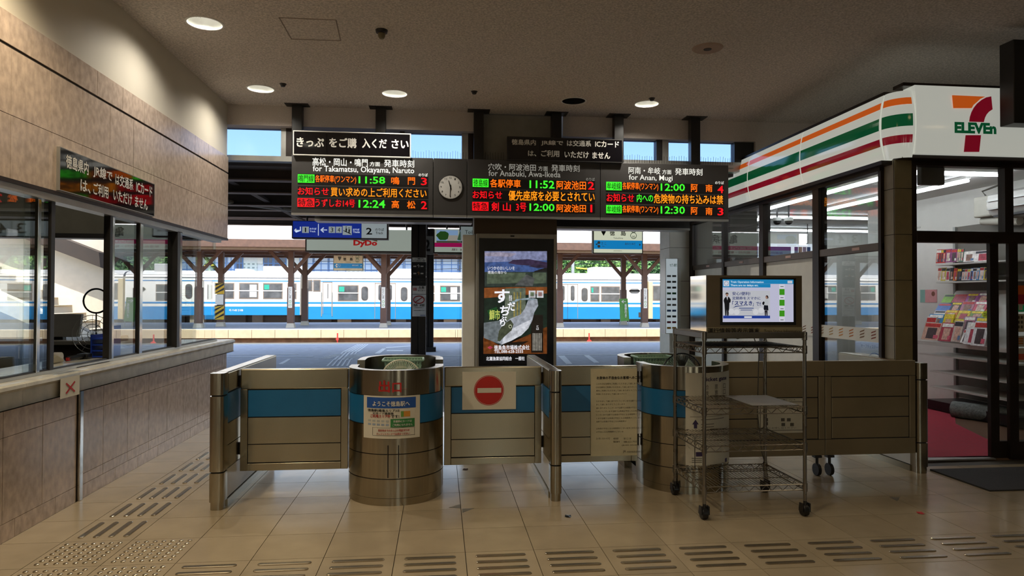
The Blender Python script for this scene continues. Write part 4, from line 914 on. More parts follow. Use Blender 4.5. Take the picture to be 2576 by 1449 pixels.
# ================================================================== odds and ends on the floor
tag(B().box(4.19, 8.2, 4.76, 5.40, 0, .012).obj('entrance_mat', mat('mat_charcoal', '#302d29', .95, var=.2, scale=60, bump=.6, bscale=200), None, bevel=.004), 'dark charcoal entrance mat in front of the shop doorway', 'mat')
for u, v, lb, mm in ((1171, 1181, 'small brown dead leaf on the floor between the booths', mat('dead_leaf', '#4a3328', .8)), (1429, 1299, 'small dark scrap on the floor beside the middle partition', m_black), (2316, 1291, 'small red tape mark on the floor before the shop', m_redink)):
    p = PZ(u, v, 0); b = B(); n = 9
    b.add([(p.x+.022*math.cos(2*math.pi*k/n)*(1+.3*(k % 2)), p.y+.03*math.sin(2*math.pi*k/n), .001+.003*(k % 2)) for k in range(n)]+[(p.x, p.y, .006)], [(k, (k+1) % n, n) for k in range(n)])
    tag(b.obj('floor_scrap', mm), lb, 'scrap')
m_tape = mat('floor_repair', '#6b675c', .5)
for pts, lb in (([(1129, 1277.5), (1157, 1268.5), (1159, 1279)], 'grey triangular tile patch left of the joint by booth marked 出口'), ([(1163, 1290), (1194, 1278.5), (1162, 1280)], 'grey triangular tile patch right of the joint by booth marked 出口'), ([(2238, 1251), (2264, 1251), (2257, 1261)], 'small grey triangular tile patch in front of the barrier')):
    q = [PZ(u, v, 0) for u, v in pts]
    o = tag(B().prism([(a.x, a.y) for a in q], 'z', .0003, .0012).obj('tile_patch', m_tape), lb, 'floor patch')
# ================================================================== shop at the right
m_col = mat('column_tile', '#8f8674', .45, var=.08, scale=12, rand=.04)
m_col2 = mat('column_tile_front', '#847758', .45, var=.08, scale=12, rand=.04)
m_wood = mat('shop_floor', '#6d5340', .35, var=.12, scale=3, stretch=(1, 8, 1))
m_swhite = mat('shop_wall', '#cfcdc4', .6, var=.03)
struct('wall_shop', B().box(7.0, 7.12, 6.4, 10.4, 0, 2.95).box(5.2, 9.6, 14.0, 14.1, 0, 2.95).box(9.5, 9.6, 5.8, 14, 0, 2.95), m_swhite, 'white inner walls of the shop')
struct('wall_shop_end', B().box(4.15, 5.25, 10.72, 10.80, 0, 2.95).box(5.2, 5.25, 10.80, 14.1, 0, 2.95), mat('shop_end_dimmed', '#6a675f', .7), 'end wall of the shop, greyed so its last window shows reflections')  # dimness put into the wall colour so reflections show in the pane
struct('ceiling_shop', B().box(4.06, 9.6, 5.74, 10.8, 2.92, 3.0).box(5.2, 9.6, 10.8, 14.1, 2.92, 3.0), mat('shop_ceiling', '#c2c0ba', .7, var=.03), 'shop ceiling with tube lights')
struct('floor_shop', B().box(4.16, 9.6, 5.72, 10.8, -.05, .004).box(5.2, 9.6, 10.8, 14.1, -.05, .004), m_wood, 'brown wood floor of the shop')
cm = struct('wall_column', B().box(4.11, 4.265, 5.72, 5.85, 0, 2.75), m_grout, 'tiled corner column of the shop')
zj = [0, .383, .803, 1.223, 1.643, 2.059, 2.478, 2.745]
for a, b_ in zip(zj, zj[1:]):
    B().box(4.102, 4.11, 5.712, 5.853, a+.003, b_-.003).obj('column_tile', m_col, cm); B().box(4.102, 4.268, 5.704, 5.72, a+.003, b_-.003).obj('column_tile', m_col2, cm)
# glazed side wall of the shop
sw = struct('window_3', B().box(4.06, 4.16, 5.855, 10.7, 2.665, 2.78), m_brown, 'glazed side wall of the shop with white lower panels')
m_tr = mat('transom_brown', '#6a6058', .4, metal=.3)
B().box(4.08, 4.15, 5.855, 10.7, 1.925, 2.0).obj('transom', m_tr, sw, bevel=.004)
for y0, y1 in ((5.855, 5.895), (6.895, 7.015), (8.155, 8.262), (9.352, 9.42), (10.565, 10.70)): B().box(4.07, 4.17, y0, y1, 0, 2.67).obj('mullion', m_brown, sw)
for y0, y1 in ((5.895, 6.895), (7.015, 8.155), (8.262, 9.352), (9.42, 10.565)): B().box(4.105, 4.113, y0, y1, 2.0, 2.667).obj('pane', m_glass, sw)
B().box(4.105, 4.113, 5.895, 6.895, 0, 1.925).obj('pane', m_glass, sw)
for y0, y1 in ((7.015, 8.155), (8.262, 9.352), (9.42, 10.565)): B().box(4.115, 4.13, y0, y1, 0, 1.925).obj('white_panel', m_panel, sw)
B().box(4.08, 4.16, 5.855, 10.7, 0, .12).obj('sill', m_brown, sw)
for y in (6.25, 7.55, 8.8, 9.95): B().box(4.077, 4.08, y-.06, y+.06, 1.95, 1.978).obj('sticker', mat('sticker_pink', '#c9a79c', .5), sw)
ya, yb = PX(2218, 840, 4.1).y, PX(2062, 840, 4.1).y
bd = B().box(4.099, 4.1035, 5.9, 8.1, 1.06, 1.19); dc = tag(bd.obj('window_decal', m_panel), 'white decal strip with brush marks along the shop glass', 'decal')
for k in range(12):
    y = 6.0+k*.175; cl = ['#8a4a3a', '#7a5a3c', '#b5703c', '#c98a4a', '#b99a6a', '#a88a78'][k % 6]
    for i in range(3): B().quad((4.098, y+.05, 1.085+i*.028), (4.098, y+.04, 1.10+i*.028), (4.098, y-.03, 1.115+i*.03), (4.098, y-.02, 1.10+i*.03)).obj('brush_mark', mat('brush_'+cl[1:], cl, .6), dc)
t = thing('window_poster', 'white poster with a round drawing inside the shop glass', 'poster', (4.16, 6.05, .85))
pst = B().box(4.16, 4.165, 5.92, 6.30, .55, 1.05).obj('sheet', m_white, t)
B().tube([(4.158, 6.08+.13*math.cos(k*math.pi/12), .82+.13*math.sin(k*math.pi/12)) for k in range(24)], .004, 4, True).obj('ring', m_blueink, t)
B().cyl((4.159, 6.07, .80), (4.157, 6.07, .80), .085, 20).obj('drawing', mat('cream_print', '#b9b08a', .6), t)
text('セーフティステーション', m_ink, t, (4.157, 6.29, .99), YB, ZU, .36, .035, .01)
# lit fascia along the side
m_fw = emit('fascia_white', '#d9dbd0', .42, .7, rough=.1); m_fo = emit('fascia_orange', '#e0641e', .42, .6, rough=.1); m_fg = emit('fascia_green', '#0d5a34', .38, .6, rough=.1); m_fr = emit('fascia_red', '#8e0f26', .38, .6, rough=.1)
FZ0, FZ1 = 2.735, 3.335
def bulge(z, amp=.045): f = (z-FZ0)/(FZ1-FZ0); return amp*4*f*(1-f)
fs = thing('shop_fascia', 'curved white fascia with orange, green and red stripes along shop side', 'sign', (4.0, 8, FZ0))
ysg_ = [5.74, 7.117, 8.405, 9.72, 11.0]
NZ = 10
for a, b_ in zip(ysg_, ysg_[1:]):
    pf = [(4.12, FZ0)]+[(4.03-bulge(FZ0+(FZ1-FZ0)*i/NZ), FZ0+(FZ1-FZ0)*i/NZ) for i in range(NZ+1)]+[(4.12, FZ1)]
    B().prism(pf, 'y', a+.004, b_-.004).obj('panel', m_fw, fs, True)
    for z0, z1, mm in ((3.205, 3.266, m_fo), (3.008, 3.118, m_fg), (2.862, 2.93, m_fr)):
        q = B()
        for i in range(4):
            za, zb_ = z0+(z1-z0)*i/4, z0+(z1-z0)*(i+1)/4
            q.quad((4.028-bulge(za), b_-.012, za), (4.028-bulge(za), a+.012, za), (4.028-bulge(zb_), a+.012, zb_), (4.028-bulge(zb_), b_-.012, zb_))
        q.obj('stripe', mm, fs, True)
B().box(4.0, 4.14, 5.74, 11.0, 2.70, 2.736).box(4.03, 4.14, 5.74, 11.0, FZ1, FZ1+.03).obj('edge_trim', m_brown, fs)
# corner and front of the fascia
def corner_pt(a, z, g=0.): rr = .15+bulge(z)*1.0+g; return (4.18-rr*math.cos(a), 5.73-rr*math.sin(a)*1.0, z)
ZF0, ZF1 = 2.765, 3.375
ff = thing('shop_front_sign', 'white lit front sign with the orange, green and red 7 ELEVEn mark', 'sign', (5.5, 5.6, ZF0))
def cpatch(z0, z1, a0, a1, g, nm, mm, nz=8, na=6):
    b = B(); vs = []; 
    for i in range(nz+1):
        for j in range(na+1): vs.append(corner_pt(a0+(a1-a0)*j/na, z0+(z1-z0)*i/nz, g))
    b.add(vs, [(i*(na+1)+j, i*(na+1)+j+1, (i+1)*(na+1)+j+1, (i+1)*(na+1)+j) for i in range(nz) for j in range(na)])
    return b.obj(nm, mm, ff, True)
cpatch(FZ0, FZ1, 0.02, math.pi/2, 0, 'corner_panel', m_fw)
for z0, z1, mm in ((3.205, 3.268, m_fo), (3.008, 3.118, m_fg), (2.862, 2.932, m_fr)): cpatch(z0, z1, .08, math.pi/2-.12, .003, 'corner_stripe', mm, 3)
def fb(z, g=0.): f = min(1, max(0, (z-ZF0)/(ZF1-ZF0))); return 5.55-.022*4*f*(1-f)-g
pf = [(5.70, ZF0)]+[(fb(ZF0+(ZF1-ZF0)*i/NZ), ZF0+(ZF1-ZF0)*i/NZ) for i in range(NZ+1)]+[(5.70, ZF1)]
B().prism(pf, 'x', 4.185, 8.6).obj('front_panel', m_fw, ff, True)
B().box(4.1, 8.6, 5.58, 5.72, ZF1, ZF1+.03).box(4.1, 8.6, 5.60, 5.72, 2.735, ZF0).obj('edge_trim', m_brown, ff)
def logo(nm, pts, mm, g=.003):
    P = [PY(u, v, 5.52) for u, v in pts]
    # fill as strips so that the sheet follows the bulge
    return B().prism([(p.x, p.z) for p in P], 'y', 5.520, 5.526).obj(nm, mm, ff)
logo('seven_bar', [(2396, 239.5), (2478.6, 243), (2466, 249), (2457, 257.4), (2449, 264), (2444.5, 271.8), (2399, 271.8)], m_fo)
logo('seven_curve', [(2493.7, 242.3), (2497, 275), (2488, 281), (2482, 288), (2478, 296), (2475, 307), (2439, 305.8), (2441, 293), (2445, 281), (2451, 270), (2459, 260), (2470, 251), (2481, 245)], m_fr)
logo('seven_stem', [(2430, 340), (2468, 340), (2463.6, 382), (2425.6, 382)], m_fr)
q = recty(2399, 309, 2504, 337, 5.53)
text('ELEVEn', m_fg, ff, (q[0], 5.519, q[2]), XR, ZU, q[1]-q[0], q[3]-q[2], .055, 'wordmark')
# dark box at the right picture edge
t = thing('hanging_sign_box', 'dark edge of a hanging sign box at the upper right', 'sign', (5.6, 5.3, 3.05))
x0 = PY(2551, 240, 5.25).x
B().box(x0, x0+1.4, 5.25, 5.40, PY(2560, 309, 5.25).z, 3.70).obj('housing', m_dark, t, bevel=.006); B().box(x0+.3, x0+.36, 5.3, 5.36, 3.7, ZC).obj('hanger', m_dark, t)
# front: jambs, transom, panes, sliding door leaf
sf = struct('window_4', B().box(4.268, 8.6, 5.70, 5.78, 2.69, 2.755), m_brown, 'dark framed shop front above the doorway')
B().box(4.268, 4.312, 5.70, 5.78, 0, 2.69).obj('jamb', m_brown, sf); B().box(4.312, 8.6, 5.70, 5.79, 1.99, 2.095).obj('transom', m_brown, sf, bevel=.004)
B().box(5.19, 5.275, 5.70, 5.78, 2.095, 2.69).obj('mullion', m_brown, sf)
for a, b_ in ((4.312, 5.19), (5.275, 8.6)): B().box(a, b_, 5.738, 5.745, 2.095, 2.69).obj('pane', m_glass2, sf)
B().box(4.312, 5.08, 5.70, 5.80, 0, .012).obj('threshold', m_alu, sf)
texty('自動ドア', m_gry, sf, 2301, 570, 2316, 576, 5.697)
dr = struct('door_1', B().box(5.065, 5.15, 5.735, 5.775, 0, 1.99), m_brown, 'dark framed sliding glass door of the shop')
B().box(5.225, 5.315, 5.70, 5.735, 0, 1.99).obj('stile', m_brown, dr); B().box(5.15, 8.0, 5.735, 5.775, 0, .16).box(5.315, 8.0, 5.70, 5.735, 0, .16).obj('bottom_rail', m_brown, dr)
B().box(5.15, 6.2, 5.752, 5.758, .16, 1.99).obj('pane', m_glass2, dr); B().box(5.315, 8.0, 5.715, 5.721, .16, 1.99).obj('pane', m_glass2, dr)
def dq(nm, u0, v0, u1, v1, col, par, y=5.712):
    q = recty(u0, v0, u1, v1, y); return B().box(q[0], q[1], y-.001, y, q[2], q[3]).obj(nm, mat('decal_'+col.strip('#'), col, .5), par)
d1 = tag(dq('door_decal', 2546, 718, 2620, 785, '#b7b4a8', None, 5.714), 'large seven logo sticker on the sliding shop door', 'sticker')
dq('orange_bar', 2546, 718, 2600, 741, '#c95a1c', d1, 5.7125); dq('red_part', 2560, 741, 2600, 765, '#9c1c2c', d1, 5.7125); texty('ELEVEn', m_fg, d1, 2540, 768, 2640, 784, 5.712, .04)
d2 = tag(dq('door_notice', 2557, 790, 2620, 835, '#a39a80', None, 5.714), 'beige notice with small pictograms on the sliding shop door', 'notice')
for i in range(3):
    for j in range(3): dq('pictogram', 2560+8*i, 795+12*j, 2565+8*i, 802+12*j, '#4a4238', d2, 5.7125)
d3 = tag(dq('door_strip', 2546, 845, 2640, 872, '#a8a598', None, 5.714), 'white decal strip with an orange brush mark on the shop door', 'decal')
for i in range(3): dq('brush_mark', 2558, 850+6*i, 2574, 854+6*i, '#a5642c', d3, 5.7125)
d4 = tag(dq('door_card', 2555, 876, 2620, 910, '#b0a89a', None, 5.714), 'small bordered card with a red picture on the shop door', 'card'); dq('red_picture', 2560, 890, 2590, 905, '#b04a34', d4, 5.7125)
p0, p1 = PY(2318, 418, 5.80), PY(2377, 465, 5.80)
t = thing('door_sensor', 'grey square box behind the glass above the shop doorway', 'sensor box', ((p0.x+p1.x)/2, 5.85, p1.z))
B().box(p0.x, p1.x, 5.80, 5.86, p1.z, p0.z).obj('cover', mat('sensor_grey', '#4f4b42', .6), t, bevel=.006); B().box(p0.x+.05, p0.x+.1, 5.79, 5.86, p0.z, 2.70).obj('bracket', m_dark, t)
# tube lights
m_tube = emit('tube_white', '#eef4ff', 22)
def tube_light(p0, p1, label):
    t = thing('tube_light', label, 'tube light', ((p0[0]+p1[0])/2, (p0[1]+p1[1])/2, 2.92), 'shop tube lights')
    B().cyl((*p0, 2.858), (*p1, 2.858), .017, 10).obj('tube', m_tube, t, True)
    dx, dy = (.03, 0) if p0[0] == p1[0] else (0, .03)
    B().box(min(p0[0], p1[0])-dx, max(p0[0], p1[0])+dx, min(p0[1], p1[1])-dy, max(p0[1], p1[1])+dy, 2.885, 2.92).obj('fixture', m_white, t)
for a, b_, lb in (((5.06, 7.23), (5.06, 9.95), 'long tube light running back behind the first shop pane'), ((6.03, 8.57), (6.03, 9.96), 'shorter tube light right of the long one in the shop'), ((5.4, 10.98), (7.7, 10.98), 'crosswise tube light in the middle of the shop'),
                  ((5.7, 13.1), (9.2, 13.1), 'crosswise tube light at the back of the shop'), ((5.59, 11.28), (5.59, 12.6), 'short tube light near the far shop window'), ((5.1, 6.9), (6.35, 6.9), 'crosswise tube light just inside the shop doorway'), ((6.15, 7.27), (6.15, 8.3), 'tube light running back inside the shop doorway')):
    tube_light(a, b_, lb)
# in the shop: cameras, menu board, air conditioner
for u, v, lb in ((1955, 556, 'left ceiling camera in the shop, angled'), (1984, 556, 'right ceiling dome camera in the shop')):
    p = PZ(u, 520, 2.92); p = PY(u, v, 9.8)
    t = thing('security_camera', lb, 'camera', (p.x, 9.8, p.z), 'shop ceiling cameras')
    B().cyl((p.x, 9.8, p.z+.05), (p.x, 9.8, 2.92), .012, 8).obj('stem', m_dark, t); B().ball((p.x, 9.8, p.z), .06, 8).obj('dome', m_black, t, True); B().lathe((p.x, 9.8, p.z), [(.065, 0), (.065, .05), (.001, .055)], 14).obj('cap', m_white, t, True)
YM = 12.4
x0, x1, z0, z1 = recty(1896, 613, 2046, 655, YM)
t = thing('menu_board', 'lit menu board with blue pictures deep inside the shop', 'menu board', ((x0+x1)/2, YM, z0))
B().box(x0, x1, YM, YM+.06, z0, z1).obj('housing', emit('menu_white', '#e8f0ff', 1.0), t)
for x in (x0+.1, x1-.1): B().cyl((x, YM+.03, z1), (x, YM+.03, 2.92), .01, 6).obj('hanger_rod', m_dark, t)
w = (x1-x0)
for k, (a, b_) in enumerate(((.02, .07), (.08, .13), (.15, .62), (.68, .74), (.75, .81), (.82, .88), (.89, .95))): B().box(x0+w*a, x0+w*b_, YM-.004, YM, z0+.06, z1-.06).obj('menu_picture', mat('menu_%d' % (k % 3), ['#3c5a9c', '#5c4a3c', '#2f4f8c'][k % 3], .5), t)
t = thing('air_conditioner', 'white wall air conditioner high inside the shop doorway', 'air conditioner', (6.8, 8.0, 2.5))
ya = PX(2500, 500, 6.78).y
B().prism([(6.995, 2.47), (6.80, 2.47), (6.72, 2.52), (6.68, 2.62), (6.70, 2.74), (6.78, 2.78), (6.995, 2.78)], 'y', 6.5, ya).obj('body', m_white, t, True)
B().box(6.66, 6.70, 6.5, ya-.02, 2.56, 2.575).box(6.66, 6.70, 6.5, ya-.02, 2.66, 2.675).obj('louvre', m_alu, t); B().box(6.70, 6.80, 6.5, ya-.08, 2.468, 2.49).obj('outlet', m_black, t)
B().box(6.74, 6.99, ya, ya+.28, 2.50, 2.76).obj('side_box', mat('ac_box', '#b9b6a8', .6), t, bevel=.02); B().tube([(6.80, ya+.14, 2.76), (6.80, ya+.2, 2.83), (6.84, ya+.1, 2.86), (6.86, ya-.1, 2.9)], .012, 6).obj('hose', m_gry, t)
B().cyl((6.85, ya+.25, 2.46), (6.85, ya-.3, 2.40), .05, 14).obj('duct', MATS['ac_box'], t, True)
# carpet and rolled mat
m_carpet = mat('red_carpet', '#9c2436', .95, var=.12, scale=30, bump=.5, bscale=180)
cp = [(4.32, 5.80)]+[(p.x, p.y) for p in (PZ(2507, 1150, .01), PZ(2508, 1117, .01), PZ(2404, 1066, .01), PZ(2402, 1035, .01), PZ(2340, 1003, .01))]+[(4.75, 10.4), (4.32, 10.4)]
tag(B().prism(cp, 'z', .0045, .012).obj('shop_carpet', m_carpet), 'red carpet just inside the shop doorway', 'carpet')
p0, p1 = PZ(2405, 1046, 0), PZ(2600, 1072, 0); p0.x -= .12; p1.x -= .12; p0.y -= .1; p1.y -= .1
t = thing('rolled_mat', 'rolled grey floor mat lying beside the red carpet', 'mat', (p0.x, p0.y, .004))
B().cyl((p0.x, p0.y, .105), (p1.x, p1.y, .105), .10, 18).obj('roll', mat('mat_grey', '#6f7470', .9, var=.3, scale=40, bump=.6), t, True)
B().cyl((p0.x-.004, p0.y, .105), (p0.x-.01, p0.y, .105), .06, 14).obj('roll_core', m_dark, t)
# ---------------------------------------------------------------- magazine rack on the wall x = 7
rk = thing('magazine_rack', 'white magazine rack with tiered shelves against the shop wall', 'rack', (6.8, 9, 0))
m_rk = mat('rack_white', '#bdbbb2', .45); m_rkd = mat('rack_grey', '#6f6b62', .6)
RZ = lambda x, y: (2290+x*.2898, 580+y*.2898)
def shelf_at(xf, p0, p1, depth, nm='shelf', mm=m_rk, th=.018):
    a, b_ = PX(*RZ(*p0), xf), PX(*RZ(*p1), xf); z = (a.z+b_.z)/2
    B().box(xf, min(6.998, xf+depth), b_.y-.35, a.y, z-th, z).obj(nm, mm, rk); return z, a.y, b_.y-.35
z1s, ys0, ys1 = shelf_at(6.72, (220, 290), (712, 268), .28)
z2s, _, _ = shelf_at(6.72, (225, 447), (712, 430), .28)
B().box(6.985, 6.998, ys1, ys0-.02, .15, 2.45).obj('back_panel', m_rkd, rk)
for y in (ys0-.05, ys1+.05): B().box(6.95, 6.985, y-.02, y+.02, .1, 2.45).obj('upright', m_alu, rk)
for p0, p1, xf in (((70, 1065), (700, 1130), 6.42), ((170, 1220), (640, 1275), 6.42), ((165, 1355), (630, 1420), 6.42)): shelf_at(xf, p0, p1, .5, 'lower_shelf')
zt_, yt0, yt1 = shelf_at(6.36, (30, 945), (640, 1010), .05, 'tier_lip', m_rk, .05)
B().prism([(6.62, zt_-.02), (6.98, zt_-.02), (6.98, z2s-.12), (6.96, z2s-.12)], 'y', yt1, yt0-.02).obj('tier_slope', m_rk, rk)
B().box(6.45, 6.98, yt1, yt0-.1, .02, .14).obj('kick_base', m_black, rk)
COLN = {'#7fb52c': 'lime green', '#b5485a': 'red and pink', '#a85a9c': 'purple', '#8c4a78': 'plum', '#c46a9a': 'pink', '#3a6cb5': 'blue', '#33363f': 'charcoal', '#b57a8c': 'dusty pink', '#c9566a': 'rose', '#c9782c': 'orange', '#d8d2c4': 'cream', '#c9b53c': 'yellow', '#7a9c5a': 'sage green', '#3f8fc4': 'sky blue', '#d8c41e': 'bright yellow', '#8a9c4a': 'olive', '#c4b5a8': 'beige', '#d0ccc8': 'white', '#b59aa0': 'mauve', '#a83a4a': 'crimson', '#e0e0de': 'plain white', '#5a7a9c': 'steel blue', '#c9a08c': 'peach', '#6f8f7c': 'grey green', '#e6e2dc': 'pale', '#b8302c': 'red striped'}
def mag(x0, y0, x1, y1, xp, col, tier, i, tcol=None, lean=.05, name='magazine', cat='magazine', extra=True):
    a, b_ = PX(*RZ(x0, (y0+y1)/2), xp), PX(*RZ(x1, (y0+y1)/2), xp); zt = PX(*RZ((x0+x1)/2, y0), xp).z; zb = PX(*RZ((x0+x1)/2, y1), xp).z
    lb = '%s %s, %s from the left %s' % (COLN.get(col, 'coloured'), name.replace('_', ' '), ordinal(i), tier)
    t = thing(name, lb, cat, (xp, (a.y+b_.y)/2, zb), 'reading matter on the shop rack')
    def sheet(nm, ya, yb, za, zb_, g, mm, th=.006):
        xa = lambda z: xp+lean*(z-zb)/max(.01, zt-zb)-g
        B().add([(xa(za), ya, za), (xa(za), yb, za), (xa(zb_), yb, zb_), (xa(zb_), ya, zb_), (xa(za)+th, ya, za), (xa(za)+th, yb, za), (xa(zb_)+th, yb, zb_), (xa(zb_)+th, ya, zb_)],
                [(0, 3, 2, 1), (4, 5, 6, 7), (0, 1, 5, 4), (2, 3, 7, 6), (1, 2, 6, 5), (3, 0, 4, 7)]).obj(nm, mm, t)
    sheet('cover', b_.y, a.y, zb, zt, 0, mat('mag_'+col[1:], col, .35, var=.25, scale=25), .012)
    if extra:
        h = zt-zb; w = a.y-b_.y; r = random.Random(x0*7+y0)
        tc = tcol or r.choice(['#e8e4da', '#b8302c', '#e0c83a', '#2a2a33'])
        sheet('title_strip', b_.y+w*.06, a.y-w*.06, zt-h*.24, zt-h*.05, .003, mat('magt_'+tc[1:], tc, .4, var=.3, scale=40), .003)
        if h > .12:
            c2 = r.choice(['#c9a08c', '#8c6a5a', '#d0b8a8', '#4a3a3a', '#a83a4a']); sheet('cover_picture', b_.y+w*.2, a.y-w*.25, zb+h*.08, zt-h*.3, .003, mat('magp_'+c2[1:], c2, .4, var=.4, scale=30), .003)
            c3 = r.choice(['#e8e4da', '#5a7a9c', '#c9566a']); sheet('cover_text', b_.y+w*.05, b_.y+w*.3, zb+h*.1, zb+h*.3, .0045, mat('magx_'+c3[1:], c3, .4, var=.3, scale=50), .003)
T = [('on the top rack shelf', 6.76, [(220, 165, 240, 284, '#b8302c'), (240, 164, 260, 283, '#b8302c'), (260, 164, 280, 282, '#b8302c'), (280, 163, 299, 281, '#b8302c'), (301, 160, 345, 276, '#8c4a78'), (346, 160, 398, 274, '#8c4a78'), (400, 158, 415, 272, '#c4b5a8'), (416, 158, 432, 271, '#6f8f7c'), (433, 157, 455, 270, '#6f8f7c'), (458, 180, 550, 270, '#e6e2dc'), (551, 172, 710, 266, '#e6e2dc')]),
     ('on the second rack shelf', 6.76, [(232, 322, 262, 436, '#d8d2c4'), (264, 322, 300, 436, '#c9b53c'), (303, 324, 335, 435, '#d8d2c4'), (337, 324, 366, 434, '#33363f'), (368, 326, 400, 434, '#c9782c'), (402, 328, 438, 433, '#33363f'), (442, 335, 462, 432, '#d0ccc8'), (464, 333, 486, 431, '#d0ccc8'), (488, 333, 514, 431, '#d0ccc8'), (516, 325, 536, 430, '#3a6cb5'), (538, 325, 568, 430, '#e0e0de'), (570, 322, 594, 429, '#3f8fc4'), (596, 318, 632, 428, '#d0ccc8'), (634, 318, 674, 427, '#c9b53c'), (676, 318, 712, 426, '#d8c41e')]),
     ('in the topmost magazine tier', 6.84, [(264, 556, 350, 625, '#7fb52c'), (353, 553, 462, 625, '#b5485a'), (464, 545, 560, 632, '#a85a9c'), (562, 540, 665, 632, '#8c4a78'), (667, 540, 715, 632, '#c46a9a')]),
     ('in the second magazine tier', 6.74, [(210, 634, 326, 705, '#3a6cb5'), (330, 622, 415, 708, '#33363f'), (418, 615, 526, 712, '#b57a8c'), (530, 615, 640, 712, '#c9566a'), (642, 640, 712, 715, '#c9782c')]),
     ('in the third magazine tier', 6.63, [(178, 695, 272, 770, '#d8d2c4'), (276, 690, 380, 775, '#c9782c'), (383, 695, 490, 780, '#c9b53c'), (493, 698, 612, 785, '#7a9c5a')]),
     ('in the fourth magazine tier', 6.53, [(130, 725, 256, 860, '#3f8fc4'), (260, 726, 345, 865, '#d8c41e'), (348, 765, 432, 870, '#8a9c4a'), (435, 745, 530, 880, '#b57a8c'), (533, 755, 700, 890, '#5a7a9c')]),
     ('in the front magazine tier', 6.42, [(105, 748, 190, 940, '#d0ccc8'), (92, 800, 235, 948, '#c9a08c'), (240, 800, 345, 960, '#a83a4a'), (348, 785, 425, 965, '#c4b5a8'), (428, 860, 500, 975, '#e6e2dc'), (455, 800, 620, 990, '#e0e0de'), (520, 790, 640, 1000, '#e0e0de')])]
for tier, xp, L in T:
    for i, (x0, y0, x1, y1, cl) in enumerate(L):
        bk = 'shelf' in tier
        mag(x0, y0, x1, y1, xp-(.022*i if 'front' in tier else 0), cl, tier, i, None, .02 if bk else .07, 'book' if bk else 'magazine', 'book' if bk else 'magazine')
c = PX(*RZ(673, 730), 6.5)
t = thing('rack_sign', 'yellow oval sign at the right of the magazine tiers', 'sign', c)
B().prism([(c.y+.075*math.cos(k*math.pi/12), c.z+.045*math.sin(k*math.pi/12)) for k in range(24)], 'x', 6.49, 6.50).obj('plate', mat('oval_yellow', '#c9d42a', .5), t)
text('ゴルフ', m_ink, t, (6.488, c.y+.05, c.z-.02), YB, ZU, .10, .04, .02); B().cyl((6.495, c.y, c.z-.04), (6.6, c.y, c.z-.2), .005, 6).obj('stem', m_alu, t)
a, b_ = PX(2315, 729, 6.995), PX(2357, 761, 6.995)
t = thing('wall_flyer', 'pink and green flyer on the white shop wall', 'flyer', (6.99, a.y, b_.z))
ym = a.y-(a.y-b_.y)*.3
B().box(6.994, 6.998, b_.y, ym, b_.z, a.z).obj('pink_half', mat('flyer_pink', '#c98f8f', .6), t); B().box(6.994, 6.998, ym, a.y, b_.z, a.z).obj('green_half', mat('flyer_green', '#7fa89a', .6), t)
B().cyl((6.993, b_.y+.07, a.z-.06), (6.994, b_.y+.07, a.z-.06), .035, 12).obj('picture', mat('flyer_brown', '#7a4a3a', .6), t)
# ================================================================== pier at the end of the shop with the bank light box
pr_ = struct('wall_pier', B().box(3.75, 4.14, 10.72, 11.2, 0, 3.2), m_grout, 'pale panelled pier at the end of the shop wall')
zz = [0, .55, 1.18, 1.75, 2.30, 3.19]
for a, b_ in zip(zz, zz[1:]): B().box(3.745, 4.145, 10.705, 10.72, a+.003, b_-.003).obj('pier_panel', m_panel, pr_); B().box(3.74, 3.75, 10.72, 11.2, a+.003, b_-.003).obj('pier_panel', m_panel, pr_)
x0, x1, z0, z1 = recty(1676, 651, 1704, 838, 10.45)
t = thing('bank_light_box', 'tall narrow light box of bank logos on the pier', 'sign', ((x0+x1)/2, 10.6, z0))
B().box(x0-.01, x1+.06, 10.46, 10.70, z0-.01, z1+.01).obj('case', m_alu, t)
fcx = B().box(x0, x1, 10.45, 10.46, z0, z1).obj('lit_face', emit('bank_face', '#b9c6cc', .55), t)
texty('セブン銀行', mat('bank_green', '#1c7a4a', .5), t, 1685, 663, 1703, 671, 10.447, .02)
for k, cl in enumerate(['#5a5f66', '#3a3f46', '#4a5058', '#1f6a4a', '#4a4a50', '#7a8088', '#2f5fa8', '#3f464e', '#8c2a44', '#c9a03c']):
    v = 692+k*14.5
    for u in (1678, 1691):
        q = recty(u, v, u+10, v+5, 10.447); B().box(q[0], q[1], 10.446, 10.4485, q[2], q[3]).obj('logo_mark', mat('bank_'+cl[1:], cl, .5), fcx)
# ================================================================== platform outside
m_asph = mat('asphalt', '#989ba4', .8, var=.14, scale=5, bump=.15, bscale=60)
m_line = mat('white_marking', '#d0d2d4', .7, var=.1, scale=10)
m_cope = mat('coping_concrete', '#b3a182', .85, var=.1, scale=3, rand=.05)
m_ball = mat('ballast', '#8a6f58', .95, var=.4, scale=9, bump=.9, bscale=25)
m_timber = mat('brown_timber', '#5a4033', .6, var=.15, scale=4)
m_canopy = mat('canopy_brown', '#3a302a', .8, var=.15)
m_rust = mat('eave_brown', '#5c4335', .7, var=.2, scale=6)
pn = struct('floor_platform', B().box(-45, 45, 8.73, 22.2, -.14, -.004), m_asph, 'asphalt platform outside the hall')
def strip(nm, px, k=.0035, mm=m_line, par=pn):
    q = [PZ(u, v, 0) for u, v in px]; return B().prism([(p.x, p.y) for p in q], 'z', -.004, k).obj(nm, mm, par)
